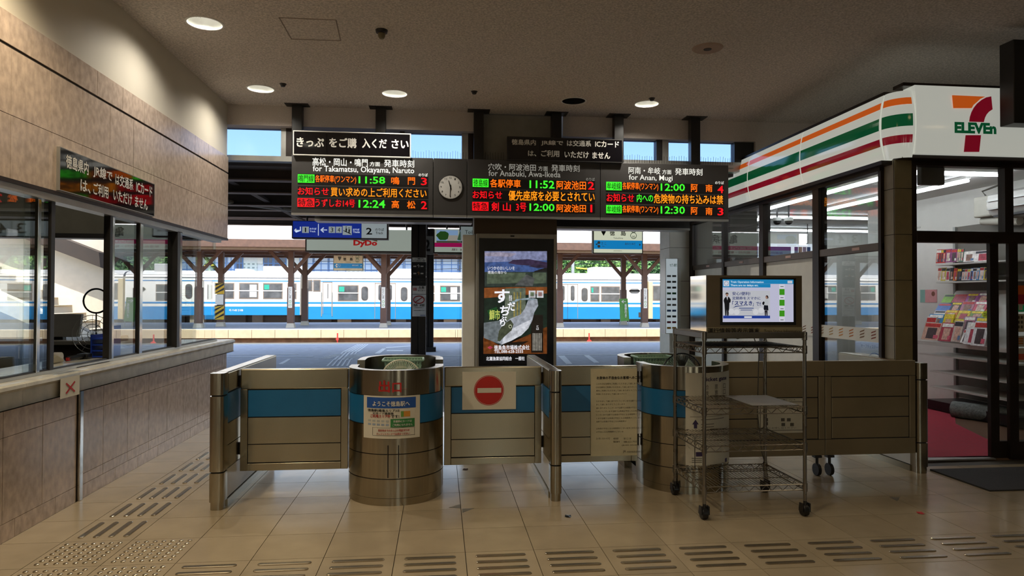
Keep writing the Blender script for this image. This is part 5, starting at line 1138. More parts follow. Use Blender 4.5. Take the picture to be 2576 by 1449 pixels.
for k in range(5):      # tactile guiding path leading to the platform edge: five raised ribs
    f = k/4
    pts = [(820+50*f, 921), (838+42*f, 905), (862+34*f, 885), (900+24*f, 866)]
    for (a, b_), (c_, d) in zip(pts, pts[1:]): strip('tactile_rib', [(a, b_), (a+5.5, b_), (c_+2.8, d), (c_, d)])
for k in range(7):
    v = 891+1.7*k; strip('tactile_rib', [(840-6.2*k, v), (865-5.5*k, v), (864.5-5.5*k, v+.8), (839-6.2*k, v+.8)])
    strip('tactile_rib', [(885-4*k, v), (922-4*k, v), (921-4*k, v+.8), (884-4*k, v+.8)])
for y, w in ((21.35, .12), (21.55, .03), (17.05, .10)):
    for x0, x1 in ((-16, -2.35), (-1.9, 14)) if y > 20 else ((-10, -3.1), (-1.6, 10)):
        B().box(x0, x1, y, y+w, -.004, .003).obj('edge_line', m_line, pn)
B().box(-6.6, -3.6, 17.75, 17.83, -.004, .003).obj('painted_line', m_line, pn)
for q in ([(700, 916), (724, 903), (732, 903), (711, 916)], [(941, 890), (962, 877), (971, 877), (955, 890)], [(1404, 895), (1420, 895), (1440, 916), (1426, 916)], [(1469, 894), (1482, 894), (1509, 913), (1496, 913)], [(970, 874), (1034, 870), (1034, 871.5), (972, 876)], [(974, 881), (1015, 881), (1013, 884), (972, 884)]):
    strip('painted_mark', q)
B().box(-45, 45, 21.8, 22.3, -.9, .0).obj('platform_edge', m_cope, pn)
# tracks
struct('floor_trackbed', B().box(-60, 60, 22.3, 46, -1.4, -1.05), m_ball, 'brown ballast of the track bed')
for k, y in enumerate((24.2, 27.3)):
    t = thing('rail_track', 'rusty rail track %s' % ('beside the near platform' if k == 0 else 'beside the far platform edge'), 'track', (0, y, -1.05))
    for dy in (0, 1.07): B().box(-60, 60, y+dy-.035, y+dy+.035, -1.02, -.90).obj('rail', mat('rail_steel', '#6a5648', .5, metal=.6), t)
    s0 = None
    for i in range(-22, 23):
        if s0 is None: s0 = B().box(-.12, .12, -.55, 1.62, -.06, 0).obj('sleeper', mat('sleeper_wood', '#6a5a4c', .9), t); s0.location = Vector((i*.75, y, -1.0))-ORG[t.name]
        else: copy_mesh(s0, 'sleeper', t, (i*.75, y, -1.0))
# far platform
pf_ = struct('floor_far_platform', B().box(-60, 60, 31.25, 40, -1.1, -.005), m_asph, 'far platform under the timber canopy')
B().box(-60, 60, 31.2, 31.26, -1.1, -.38).obj('stone_face', mat('dark_stone', '#6b543f', .9, var=.35, scale=3, bump=.8, bscale=8), pf_)
c0 = None
for i in range(-17, 22):
    x = -.3+i*1.0
    if c0 is None: c0 = B().box(.008, .992, 0, .75, -.36, 0).obj('coping_slab', m_cope, pf_); c0.location = (x, 30.95, 0); ORG[c0.name] = Vector((x, 30.95, 0))
    else: copy_mesh(c0, 'coping_slab', pf_, (x, 30.95, 0))
B().box(-60, 60, 31.7, 31.85, -.004, .006).obj('edge_line', m_line, pf_)
for u, v, lb in ((849, 850, 'red track marker post left of the pillar'), (1482, 858, 'red round track marker right of the pillar')):
    p = PY(u, v, 29.8)
    t = thing('track_marker', lb, 'marker', (p.x, 29.8, -1.05)); B().cyl((p.x, 29.8, -1.05), (p.x, 29.8, PY(u, 838, 29.8).z), .03, 8).obj('post', mat('marker_red', '#c4342c', .5), t); B().cyl((p.x, 29.78, p.z-.05), (p.x, 29.74, p.z-.05), .12 if u > 1000 else .06, 16).obj('disc', MATS['marker_red'], t)
# far canopy
fc_ = struct('ceiling_far_canopy', B().prism([(30.5, 4.02), (34.4, 5.55), (38.6, 4.25), (38.6, 4.17), (34.4, 5.46), (30.5, 3.95)], 'x', -60, 60), mat('roof_white', '#e6e3dc', .5, var=.03), 'white sheet roof of the far platform canopy')
B().box(-60, 60, 30.45, 30.62, 3.66, 3.99).obj('eave_board', m_rust, fc_)
B().box(-60, 60, 30.6, 38.6, 3.92, 3.98).obj('soffit', m_canopy, fc_)
for y in (33.0, 35.8, 38.2): B().box(-60, 60, y-.1, y+.1, 3.62, 3.92).obj('beam', m_timber, fc_)
for i in range(-6, 7): B().box(i*4.6+1.0-.09, i*4.6+1.0+.09, 30.6, 38.5, 3.72, 3.92).obj('cross_beam', m_timber, fc_)
B().box(-60, 60, 30.9, 30.98, 3.56, 3.66).box(-60, 60, 31.6, 31.7, 3.7, 3.8).obj('pipe_run', mat('pipe_pale', '#9a8a78', .6), fc_)
def far_post(u, y, label, plate=None):
    x = PY(u, 760, y).x
    t = thing('canopy_post', label, 'post', (x, y, 0), 'timber posts of the far canopy')
    B().box(x-.12, x+.12, y-.12, y+.12, .2, 3.65).obj('shaft', m_timber, t)
    B().prism([(x-.2, 0), (x+.2, 0), (x+.15, .22), (x-.15, .22)], 'y', y-.18, y+.18).obj('foot', m_concrete, t)
    B().box(x-.15, x+.15, y-.15, y+.15, .22, 1.9).obj('sleeve', m_timber, t)
    for s in (-1, 1): B().prism([(x+s*.1, 2.55), (x+s*.1, 2.8), (x+s*.85, 3.62), (x+s*1.05, 3.62)], 'y', y-.07, y+.07).obj('brace', m_timber, t)
    if plate:
        q = B().box(x-.09, x+.09, y-.18, y-.155, .95, 1.95).obj('name_plate', m_white, t)
        text(vtext('とくしま'), m_ink, q, (x-.05, y-.185, 1.4), XR, ZU, .10, .48)
        for z in (1.08, 1.25): B().tube([(x+.05*math.cos(k*math.pi/8), y-.183, z+.05*math.sin(k*math.pi/8)) for k in range(16)], .01, 4, True).obj('number_ring', mat('ring_green', '#6aa04a', .5), q)
    return t, x
for u, lb, pl_ in ((270, 'front canopy post far left, seen through the office', 0), (500, 'front canopy post seen through the corner glass', 0), (732, 'front canopy post with white name plate left of the billboard', 1), (965, 'front canopy post with name plate under the blank billboard', 1), (1408, 'front canopy post just right of the digital screen', 0), (1621, 'front canopy post with blue name plate right of the station sign', 1), (1850, 'front canopy post reflected in the shop glass', 0)): far_post(u, 33.0, lb, pl_)
for u, lb in ((345, 'rear canopy post far left, seen through the office'), (767, 'rear canopy post standing in front of the gap between cars'), (975, 'rear canopy post close behind a front one, left half'), (1568, 'rear canopy post behind the green sign')): far_post(u, 35.8, lb)
t, x = far_post(556, 34.5, 'canopy post wrapped in yellow and black warning stripes')
m_yel = mat('warning_yellow', '#c9a22a', .6)
for z0, z1 in ((.35, 1.05), (1.6, 2.15)):
    s_ = B().box(x-.27, x+.2, 34.5-.2, 34.5-.17, z0, z1).obj('stripe_panel', m_yel, t)
    k = 0; z = z0-.1
    while z < z1:
        a, b_ = max(z0, z), min(z1, z+.12)
        P = [(x-.27, max(z0, min(z1, z))), (x+.2, max(z0, min(z1, z+.3))), (x+.2, max(z0, min(z1, z+.42))), (x-.27, max(z0, min(z1, z+.12)))]
        B().quad(*[(px, 34.5-.203, pz) for px, pz in P]).obj('black_stripe', m_black, s_); z += .24
B().box(x-.2, x+.17, 34.27, 34.30, 1.08, 1.58).obj('paper_notice', m_white, t)
t = thing('platform_sign_stand', 'green leaning sign on the far platform reading 板野 行き', 'sign', (PY(1572, 810, 34).x, 34, 0))
a, b_, c_, d = recty(1560, 751, 1582, 808, 34)
sb = B().add([(a, 33.9, c_), (b_, 33.9, c_+.03), (b_-.05, 34.05, d), (a-.03, 34.05, d-.02), (a, 33.94, c_), (b_, 33.94, c_+.03), (b_-.05, 34.09, d), (a-.03, 34.09, d-.02)], [(0, 1, 2, 3), (7, 6, 5, 4), (0, 4, 5, 1), (1, 5, 6, 2), (2, 6, 7, 3), (3, 7, 4, 0)]).obj('board', mat('sign_green', '#4f8a2c', .5), t)
B().cyl((a+.02, 34, 0), (a+.02, 34, c_+.2), .02, 6).obj('leg', m_alu, t); B().cyl((b_, 34, 0), (b_-.02, 34, c_+.2), .02, 6).obj('leg', m_alu, t)
text(vtext('板野行き'), m_wtxt, sb, (a+.2, 33.88, c_+.2), XR, ZU, .13, .7, .02); text('←', m_wtxt, sb, (a+.06, 33.98, d-.24), XR, ZU, .25, .16, .02)
def station_sign(u0, v0, u1, v1, y, label, big):
    x0, x1, z0, z1 = recty(u0, v0, u1, v1, y); w, h = x1-x0, z1-z0
    t = thing('station_name_sign', label, 'sign', ((x0+x1)/2, y, z0))
    B().box(x0-.02*w, x1+.02*w, y, y+.12, z0-.03*h, z1+.03*h).obj('case', mat('sign_frame', '#6f6a5a', .5, metal=.4), t)
    f = B().box(x0, x1, y-.006, y, z0, z1).obj('face', emit('sign_cream_lit', '#cdd2ba', .75, .6) if big else mat('sign_cream', '#c9bda0', .5), t)
    yy = y-.010
    B().box(x0, x1, yy, y-.006, z0+h*.14, z0+h*.47).obj('blue_band', emit('sign_blue_lit', '#1583c4', .7, .6) if big else mat('sign_blue', '#1583c4', .5), f)
    def tx(s, a, b_, c_, d, mm, bold=.01): text(s, mm, f, (x0+w*a, yy-.002, z0+h*c_), XR, ZU, w*(b_-a), h*(d-c_), bold)
    tx('徳', .325, .43, .65, .86, m_ink, .02); tx('島', .555, .66, .65, .86, m_ink, .02); tx('とく', .33, .42, .89, .97, m_ink, 0); tx('しま', .57, .66, .89, .97, m_ink, 0); tx('Tokushima', .40, .60, .53, .59, m_ink, 0)
    tx('さ こ', .15, .25, .30, .40, m_wtxt); tx('Sako', .165, .225, .22, .27, m_wtxt, 0); tx('あわとみだ', .64, .86, .30, .39, m_wtxt); tx('◀', .03, .07, .27, .36, m_wtxt, 0); tx('▶', .94, .975, .27, .36, m_wtxt, 0); tx('(徳島県徳島市)', .40, .58, .05, .09, m_ink, 0)
    B().prism([(x0+w*.135, z0+h*.93), (x0+w*.26, z0+h*.93), (x0+w*.24, z0+h*.78), (x0+w*.198, z0+h*.64), (x0+w*.155, z0+h*.78)], 'y', yy-.001, y-.006).obj('crest', mat('crest_dark', '#4a4a40', .5), f)
    for cx, cz in ((.82, .90), (.82, .66)):
        B().tube([(x0+w*cx+h*.115*math.cos(k*math.pi/10), yy, z0+h*cz+h*.115*math.sin(k*math.pi/10)) for k in range(20)], h*.012, 4, True).obj('number_ring', mat('ring_teal', '#3f7a5a', .5), f); text('00', m_ink, f, (x0+w*cx-h*.06, yy, z0+h*(cz-.08)), XR, ZU, h*.12, h*.08)
    for cz in (.38, .24): B().cyl((x0+w*.10, yy-.002, z0+h*cz), (x0+w*.10, y-.006, z0+h*cz), h*.055, 12).obj('number_disc', m_wtxt, f)
    return t, x0, x1, z1
t, a, b_, z1 = station_sign(840, 643, 912, 680, 33.6, 'small distant 徳島 station name sign hung under the far canopy', False)
for x in (a+.1, b_-.1): B().cyl((x, 33.66, z1), (x, 33.66, 3.95), .02, 6).obj('hanger', m_dark, t)
t, a, b_, z1 = station_sign(1494, 570, 1615, 636, 13.4, 'large near 徳島 station name sign with blue band', True)
for x in (a+.1, b_-.1): B().cyl((x, 13.46, z1), (x, 13.46, 3.42), .015, 6).obj('hanger', m_dark, t)
# ================================================================== near canopy with beams
cz = lambda y: 3.14+.062*(y-8.85)
nc = struct('ceiling_near_canopy', B().prism([(8.85, cz(8.85)), (19.7, cz(19.7)), (19.7, cz(19.7)+.1), (8.85, cz(8.85)+.1)], 'x', -7.2, 32), m_canopy, 'dark canopy over the near platform')
for y, d in ((9.35, .12), (10.4, .2), (12.2, .26), (14.2, .22), (16.3, .26), (18.2, .2), (19.6, .3)):
    B().box(-7.2, 32, y-.06, y+.06, cz(y)-d, cz(y)).obj('beam', m_canopy, nc); B().box(-7.2, 32, y-.09, y+.09, cz(y)-d-.02, cz(y)-d).obj('beam_flange', mat('beam_flange', '#55463c', .6), nc)
for x in range(-7, 30, 4): B().box(x-.05, x+.05, 8.9, 19.6, cz(8.9)-.02, cz(8.9)+.02).obj('rafter', m_canopy, nc)
B().tube([(-4.1, 11.4, 3.1), (-2.4, 14.0, 3.16)], .04, 8).obj('pale_pipe', mat('pipe_pale2', '#a39a88', .6), nc)
# translucent ribbed edge sheet
mt_ = bpy.data.materials.new('ribbed_sheet'); mt_.use_nodes = True; n_ = mt_.node_tree.nodes; l_ = mt_.node_tree.links
tl = n_.new('ShaderNodeBsdfTranslucent'); tl.inputs[0].default_value = (.75, .76, .68, 1); mx = n_.new('ShaderNodeMixShader'); mx.inputs[0].default_value = .55
n_['Principled BSDF'].inputs['Base Color'].default_value = (.55, .54, .48, 1); wv = n_.new('ShaderNodeTexNoise'); wv.inputs['Scale'].default_value = 3
l_.new(n_['Principled BSDF'].outputs[0], mx.inputs[1]); l_.new(tl.outputs[0], mx.inputs[2]); l_.new(mx.outputs[0], n_['Material Output'].inputs[0])
b = B(); n = 400
for i in range(n):
    xa, xb = -7.2+32*i/n, -7.2+32*(i+1)/n; za = .03*math.sin(i*1.57); zb = .03*math.sin((i+1)*1.57)
    b.quad((xa, 19.7, cz(19.7)+.05+za), (xb, 19.7, cz(19.7)+.05+zb), (xb, 20.9, cz(20.9)+.03+zb), (xa, 20.9, cz(20.9)+.03+za))
tag(b.obj('ribbed_edge', mt_, nc), kind='stuff')
# steel columns on the near platform
def steel_column(u, y, w, label):
    x = PY(u, 760, y).x
    t = thing('steel_column', label, 'column', (x, y, 0), 'dark steel columns of the near platform')
    for s in (-1, 1): B().box(x+s*w*.27-w*.22, x+s*w*.27+w*.22, y-.1, y+.1, 0, 3.35).obj('flange', mat('steel_dark', '#2e2824', .4, metal=.3), t, bevel=.006)
    B().box(x-.03, x+.03, y-.04, y+.04, 0, 3.35).obj('web', m_black, t)
    B().box(x-w*.75, x+w*.75, y-.22, y+.22, 0, .12).obj('foot', m_dark, t); return t, x
tc_, xc = steel_column(1053, 13.6, .30, 'near dark steel column carrying stacked notices')
steel_column(1079, 18.6, .26, 'second dark steel column right behind the notice column')
def cn(v0, v1, label, col, items):
    x0, x1, z0, z1 = recty(1037, v0, 1072, v1, 13.47)
    o = tag(B().box(x0, x1, 13.47, 13.49, z0, z1).obj('column_notice', mat('cnot_'+col[1:], col, .6)), label, 'notice')
    for s, u0, a, u1, b_, mm in items: texty(s, mm, o, u0, a, u1, b_, 13.466, .01)
    return o
m_org = mat('arrow_orange', '#c98a4a', .5); m_pk = mat('arrow_pink', '#c9706a', .5)
cn(648, 659, 'white heading plate at the top of the column notices', '#e8e8e0', [('ご案内', 1043, 649, 1066, 653, m_ink), ('のりば表示のご案内', 1039, 654, 1070, 658, m_ink)])
cn(659.5, 676, 'black notice with a white up arrow on the column', '#22211f', [('↑', 1049, 665, 1056, 674, m_wtxt), ('●●', 1040, 668, 1047, 672, m_wtxt), ('●●', 1058, 668, 1065, 672, m_wtxt)])
cn(676.5, 695, 'black notice with an orange up arrow on the column', '#24221f', [('↑', 1049, 683, 1056, 692, m_org), ('●●', 1040, 686, 1047, 690, m_wtxt), ('●●', 1058, 686, 1065, 690, m_wtxt)])
cn(698, 718, 'dark text notice in the middle of the column', '#2e2c2a', [('のりかえ', 1050, 701, 1068, 704, m_gry), ('ご案内', 1052, 707, 1069, 711, m_gry)])
cn(719, 740, 'white notice with a pink left arrow on the column', '#f0ece6', [('⬅', 1039, 724, 1048, 731, m_pk), ('左奥', 1053, 720, 1067, 727, m_ink), ('まっすぐ', 1052, 729, 1070, 733, m_ink)])
o = cn(741, 796, 'white no smoking notice with a red ring on the column', '#ecedee', [('禁 煙', 1039, 765, 1068, 771, m_ink), ('この駅は終日禁煙です', 1041, 773, 1066, 775, m_gry), ('ご協力をお願いします', 1039, 780, 1070, 782, m_gry), ('四国旅客鉄道', 1057, 792, 1070, 794.5, m_blueink)])
cc = PY(1053.5, 754, 13.465)
B().tube([(cc.x+.105*math.cos(k*math.pi/14), 13.465, cc.z+.072*math.sin(k*math.pi/14)) for k in range(28)], .010, 4, True).tube([(cc.x-.07, 13.465, cc.z-.05), (cc.x+.07, 13.465, cc.z+.05)], .008, 4).obj('red_ring', m_redink, o)
x0, x1, z0, z1 = recty(1074, 594, 1090, 640, 14.2)
o = tag(B().box(x0-.1, x1, 14.2, 14.26, z0, z1).obj('platform_number_sign', mat('number_grey', '#8f8f8c', .5)), 'grey sign with black numeral 2 behind the column', 'sign'); texty('2', m_ink, o, 1066, 602, 1082, 632, 14.197, .03)
B().cyl((x0, 14.23, z1), (x0, 14.23, 3.4), .02, 6).obj('hanger', m_dark, o)
# ---------------------------------------------------------------- direction signs
YD = 11.0
x0, x1, z0, z1 = recty(737, 561, 973, 598, YD)
t = thing('track_direction_sign', 'blue direction sign for tracks 1, 3, 4 with white track 2 panel', 'sign', ((x0+x1)/2, YD, z0))
B().box(x0-.02, x1+.02, YD+.005, YD+.18, z0-.02, z1+.03).obj('case', mat('sign_case', '#4a3c34', .5), t)
xs_ = PY(909, 580, YD).x
m_sb = emit('sign_lit_blue', '#12309a', .5, .6); m_sw = emit('sign_lit_white', '#aebbbf', .42, .6)
bl2 = B().box(x0, xs_, YD-.003, YD+.005, z0, z1+.02).obj('blue_face', m_sb, t); wf = B().box(xs_+.004, x1, YD-.003, YD+.005, z0, z1+.02).obj('white_face', m_sw, t)
m_sl = emit('sign_lit_letter', '#c9d6ea', .6, .6)
for s, u0, v0, u1, v1, mm in (('↵', 740, 570, 757, 585, m_sl), ('←', 806, 572, 823, 585, m_sl), ('のりば', 779, 573, 796, 578, m_sl), ('Track', 779, 580, 794, 584, m_sl), ('のりば', 888, 575, 904, 580, m_sl), ('Tracks', 888, 581, 905, 586, m_sl)): texty(s, mm, bl2, u0, v0, u1, v1, YD-.005, .03)
B().box(PY(800, 580, YD).x, PY(802, 580, YD).x, YD-.005, YD-.003, z0+.03, z1-.02).obj('divider', m_sl, bl2)
for u0, u1, s in ((760, 777, '1'), (827, 843, '3'), (845, 860, '4')):
    q = recty(u0, 570, u1, 586, YD-.005); B().box(q[0], q[1], YD-.006, YD-.003, q[2], q[3]).obj('number_tile', m_sw, bl2); texty(s, m_ink, bl2, u0+(7 if s == '1' else 4.5), 572.5, u1-(7 if s == '1' else 4.5), 584, YD-.008, .0)
q = recty(862, 568, 885, 591, YD-.005); B().box(q[0], q[1], YD-.006, YD-.003, q[2], q[3]).obj('stairs_tile', m_sw, bl2)
W_, H_ = q[1]-q[0], q[3]-q[2]
B().prism([(q[0]+W_*.08, q[2]+H_*.45), (q[0]+W_*.3, q[2]+H_*.33), (q[0]+W_*.6, q[2]+H_*.2), (q[0]+W_*.9, q[2]+H_*.05), (q[0]+W_*.9, q[2]+H_*.15), (q[0]+W_*.08, q[2]+H_*.52)], 'y', YD-.008, YD-.006).obj('stairs_mark', m_ink, bl2)
for fx, fz in ((.38, .5), (.7, .4)): B().prism([(q[0]+W_*(fx-.06), q[2]+H_*(fz-.15)), (q[0]+W_*(fx+.06), q[2]+H_*(fz-.18)), (q[0]+W_*(fx+.1), q[2]+H_*(fz+.2)), (q[0]+W_*(fx-.05), q[2]+H_*(fz+.25))], 'y', YD-.008, YD-.006).cyl((q[0]+W_*fx, YD-.006, q[2]+H_*(fz+.36)), (q[0]+W_*fx, YD-.008, q[2]+H_*(fz+.36)), W_*.06, 10).obj('walker_mark', m_ink, bl2)
texty('2', m_ink, wf, 921, 573, 936, 590, YD-.006, .02); texty('のりば', m_gry, wf, 944, 574, 966, 581, YD-.006, .01); texty('Track', m_gry, wf, 945, 583, 964, 589, YD-.006, .01)
for x in (x0+.2, x1-.2): B().cyl((x, YD+.1, z1), (x, YD+.1, 3.25), .015, 6).obj('hanger', m_dark, t)
x0, x1, z0, z1 = PY(1156, 588, YD).x, 1.84, PY(1170, 610, YD).z, PY(1170, 567, YD).z
t = thing('toilets_sign', 'grey Toilets direction sign partly hidden by the pillar', 'sign', ((x0+x1)/2, YD, z0))
B().box(x0, x1, YD, YD+.15, z0, z1).obj('case', m_dark, t); fc2 = B().box(x0+.02, x1-.02, YD-.004, YD, z0+.02, z1-.02).obj('face', emit('sign_lit_grey', '#8f9c9c', .4, .6), t)
text('Toilets', m_ink, fc2, (x0+.09, YD-.006, z0+.14), XR, ZU, .22, .06); text('改札口', m_gry, fc2, (x0+.15, YD-.006, z0+.06), XR, ZU, .14, .05)
for k, s in enumerate(('3', '4')): B().box(.95+.25*k, 1.17+.25*k, YD-.007, YD-.004, z0+.03, z1-.03).obj('number_tile', m_sw, fc2); text(s, m_ink, fc2, (1.005+.25*k, YD-.009, z0+.06), XR, ZU, .11, .16, .01)
text('→', m_sl, fc2, (1.46, YD-.006, z0+.05), XR, ZU, .3, .16, .03); B().box(.68, .92, YD-.007, YD-.004, z0+.03, z1-.03).obj('stairs_tile', m_sw, fc2)
for x in (x0+.2, x1-.2): B().cyl((x, YD+.08, z1), (x, YD+.08, 3.25), .015, 6).obj('hanger', m_dark, t)
# ---------------------------------------------------------------- billboards
YBB = 15.0
def billboard(u0, x1, v0, v1, label):
    a = PY(u0, 600, YBB).x; z0, z1 = PY(900, v1, YBB).z, PY(900, v0, YBB).z
    t = thing('billboard', label, 'billboard', ((a+x1)/2, YBB, z0))
    B().box(a, x1, YBB, YBB+.15, z0-.03, z1).obj('case', mat('bill_case', '#4a3a30', .5), t)
    f = B().box(a+.03, x1-.02, YBB-.005, YBB, z0, z1).obj('face', emit('bill_face', '#b9c4b8', .38, .7), t)
    B().box(a+.1, x1-.1, YBB-.12, YBB-.04, z0-.07, z0-.035).obj('lamp_rail', m_alu, t)
    for x in (a+.3, x1-.3): B().cyl((x, YBB+.07, z1), (x, YBB+.07, 3.5), .02, 6).obj('hanger', m_dark, t)
    return t, f, a, z0, z1
t, f, a, z0, z1 = billboard(768, PY(1034, 600, YBB).x+.2, 577, 631, 'pale billboard with the red DyDo lettering')
texty('DyDo', emit('dydo_red', '#b01c1c', .45, .6), f, 889, 604, 949, 622, YBB-.008, .05)
for u in (906, 935): q = ploty([(u-10, 602), (u+14, 602), (u+14, 608)], YBB); B().prism(q, 'y', YBB-.008, YBB-.006).obj('gold_wedge', mat('dydo_gold', '#b58a1c', .5), f)
t, f, a, z0, z1 = billboard(1090, 2.62, 573, 632, 'hospital billboard with a tree photograph and magenta stripe')
m_mag = emit('bill_magenta', '#b0125c', .4, .6); h = z1-z0
B().box(a+.03, 2.6, YBB-.008, YBB-.005, z0+h*.22, z0+h*.40).obj('magenta_stripe', m_mag, f)
q = recty(1098, 579, 1152, 611, YBB-.008)
ph = B().box(q[0], q[1], YBB-.009, YBB-.005, q[2], q[3]).obj('photo', emit('photo_sky', '#8fb0d8', .45, .6), f)
W_, H_ = q[1]-q[0], q[3]-q[2]
B().box(q[0]+W_*.5, q[1], YBB-.011, YBB-.009, q[2]+H_*.1, q[2]+H_*.6).obj('photo_building', emit('photo_wall', '#b5b0a4', .4, .6), ph); B().box(q[0], q[1], YBB-.0115, YBB-.009, q[2], q[2]+H_*.16).obj('photo_ground', emit('photo_ground', '#5a5f4c', .35, .6), ph)
B().prism([(q[0]+W_*(.3+.26*math.cos(k*math.pi/8)*(1+.12*(k % 3))), q[2]+H_*(.56+.34*math.sin(k*math.pi/8)*(1+.1*(k % 2)))) for k in range(16)], 'y', YBB-.013, YBB-.0115).obj('photo_tree', emit('photo_tree', '#2f5a24', .35, .6), ph)
for s, xa, xb, fa, fb_, mm in (('尿蛋白、尿潜血、', .25, .95, .06, .16, mat('bill_red', '#a82a2c', .5)), ('亀井病院', 1.35, 2.2, .5, .92, m_ink), ('一般内科・腎臓内科・透析しました', .95, 2.5, .05, .17, MATS['bill_red']), ('腎臓内科・血液透析', 1.0, 2.4, .26, .36, m_wtxt), ('診療科目\n腎臓内科\n泌尿器科\n透析', 2.28, 2.52, .5, .92, MATS['bill_red'])):
    text(s, mm, f, (xa, YBB-.010, z0+h*fa), XR, ZU, xb-xa, h*(fb_-fa), .01)
# ================================================================== trains on the far track
YTR = 41.5
m_tw = mat('train_white', '#e4e2dc', .4, var=.03); m_tb = mat('train_blue', '#1c86c9', .4, var=.06, scale=1); m_tr_ = mat('train_roof', '#b9b8b4', .6, var=.08); m_tg = mat('train_pane', '#5a5c5e', .12, var=.4, scale=2); m_tf = mat('train_frame', '#8a7a6a', .5); m_teal = mat('seat_teal', '#2fa58c', .6); m_und = mat('underframe', '#3a3430', .7)
def zt_px(v): return EYE+(748-v)*YTR/FPX
def xt(u): return PY(u, 748, YTR).x
def car(x0, x1, zb, label, windows, ovals, doors, extras):
    t = thing('train_car', label, 'train', ((x0+x1)/2, YTR+1.4, -.95), 'white and blue diesel train cars')
    prof = [(YTR, zb), (YTR, 2.55), (YTR+.08, 2.75), (YTR+.3, 2.9), (YTR+.9, 3.02), (YTR+1.9, 3.02), (YTR+2.5, 2.9), (YTR+2.72, 2.75), (YTR+2.8, 2.55), (YTR+2.8, zb)]
    B().prism(prof, 'x', x0, x1).obj('body', m_tw, t, True)
    B().prism([(y-.012 if y < YTR+1.4 else y+.012, z+.012) for y, z in prof[2:8]], 'x', x0-.01, x1+.01).obj('roof', m_tr_, t, True)
    for z0, z1, nm in ((zb-.004, .89, 'blue_band'), (1.06, 1.16, 'blue_stripe'), (2.385, 2.435, 'thin_stripe')): B().box(x0+.01, x1-.01, YTR-.006, YTR+.02, z0, z1).obj(nm, m_tb, t)
    B().box(x0, x1, YTR-.02, YTR+.02, 2.60, 2.63).obj('gutter', m_tr_, t)
    for i, (a, b_, z0, z1, bars) in enumerate(windows):
        w = B().box(a-.05, b_+.05, YTR-.012, YTR+.01, z0-.05, z1+.05).obj('window', m_tf, t); B().box(a, b_, YTR-.018, YTR-.011, z0, z1).obj('pane', m_tg, w)
        if bars: B().box(a-.04, b_+.04, YTR-.03, YTR-.016, (z0+z1)/2-.03, (z0+z1)/2+.03).obj('sash_bar', m_tw, w)
        if bars and (i % 2 == 0): B().box(a+.02, a+(b_-a)*.3, YTR-.0205, YTR-.017, (z0+z1)/2+.08, z1-.05).obj('seat_back', m_teal, w)
        if bars and (i % 3 == 1): B().box(a+(b_-a)*.55, b_-.05, YTR-.0205, YTR-.017, z0+.05, z1-.05).obj('blind', m_panel, w)
    def oval(a, b_, z0, z1, par):
        r = min(.16, (b_-a)/2.2); P = []
        for cx, cz_, an in ((b_-r, z0+r, -90), (b_-r, z1-r, 0), (a+r, z1-r, 90), (a+r, z0+r, 180)): P += [(cx+r*math.cos(math.radians(an+k*30)), cz_+r*math.sin(math.radians(an+k*30))) for k in range(4)]
        c = (a+b_)/2, (z0+z1)/2
        o = B().prism([(c[0]+(px-c[0])*1.12, c[1]+(pz-c[1])*1.06) for px, pz in P], 'y', YTR-.014, YTR+.01).obj('round_window', m_tf, par); B().prism(P, 'y', YTR-.024, YTR-.012).obj('pane', m_tg, o)
    for a, b_, z0, z1 in ovals: oval(a, b_, z0, z1, t)
    for a, b_, z0, z1, two in doors:
        d = B().box(a, b_, YTR-.010, YTR+.01, z0, .885).obj('door', m_tb, t); B().box(a, b_, YTR-.010, YTR+.01, .89, z1).obj('door_upper', m_tw, d)
        for e in ((a-.03, a), (b_, b_+.03)): B().box(e[0], e[1], YTR-.014, YTR+.01, z0, z1+.03).obj('door_edge', m_tf, d)
        B().box(a-.03, b_+.03, YTR-.014, YTR+.01, z1, z1+.04).obj('door_edge', m_tf, d); B().box(a, b_, YTR-.013, YTR+.01, 1.06, 1.16).obj('door_stripe', m_tb, d)
        if two:
            c = (a+b_)/2; B().box(c-.012, c+.012, YTR-.014, YTR+.01, z0, z1).obj('door_edge', m_und, d)
            for e, g in ((a+.2, c-.2), (c+.2, b_-.2)): oval(e, g, 1.3, 2.2, d)
        else: oval(a+.25, b_-.2, 1.4, 2.25, d)
    for (a, b_, z0, z1, nm, mm) in extras: B().box(a, b_, YTR-.02 if z1 < 2.6 else YTR+.5, YTR+.5 if z1 < 2.6 else YTR+2.2, z0, z1).obj(nm, mm, t, bevel=.03 if z1 > 2.6 else 0)
    x = x0+.5; k = 0
    while x < x1-1.5:
        w = [1.2, .8, 1.6, .6][k % 4]; B().box(x, x+w, YTR+.1+(k % 3)*.1, YTR+.7, -.55, zb-.01).obj('underfloor_box', [m_und, mat('under_cream', '#9a9282', .7), m_und, mat('under_grey', '#6a6660', .7)][k % 4], t); x += w+.35+(k % 2)*.4; k += 1
    B().box(x0+.2, x1-.2, YTR+.5, YTR+2.4, -.5, zb-.02).obj('underframe', m_und, t)
    for bx in (x0+3.2, x1-3.2):
        for dx in (-1.05, 1.05): B().cyl((bx+dx, YTR+.75, -.5), (bx+dx, YTR+.9, -.5), .42, 18).obj('wheel', m_und, t)
    return t
Z5 = lambda x: xt(530+x*.2622); V5 = lambda y: zt_px(540+y*.2622); Z6 = lambda x: xt(1150+x*.2622)
wz0, wz1 = V5(824), V5(690)
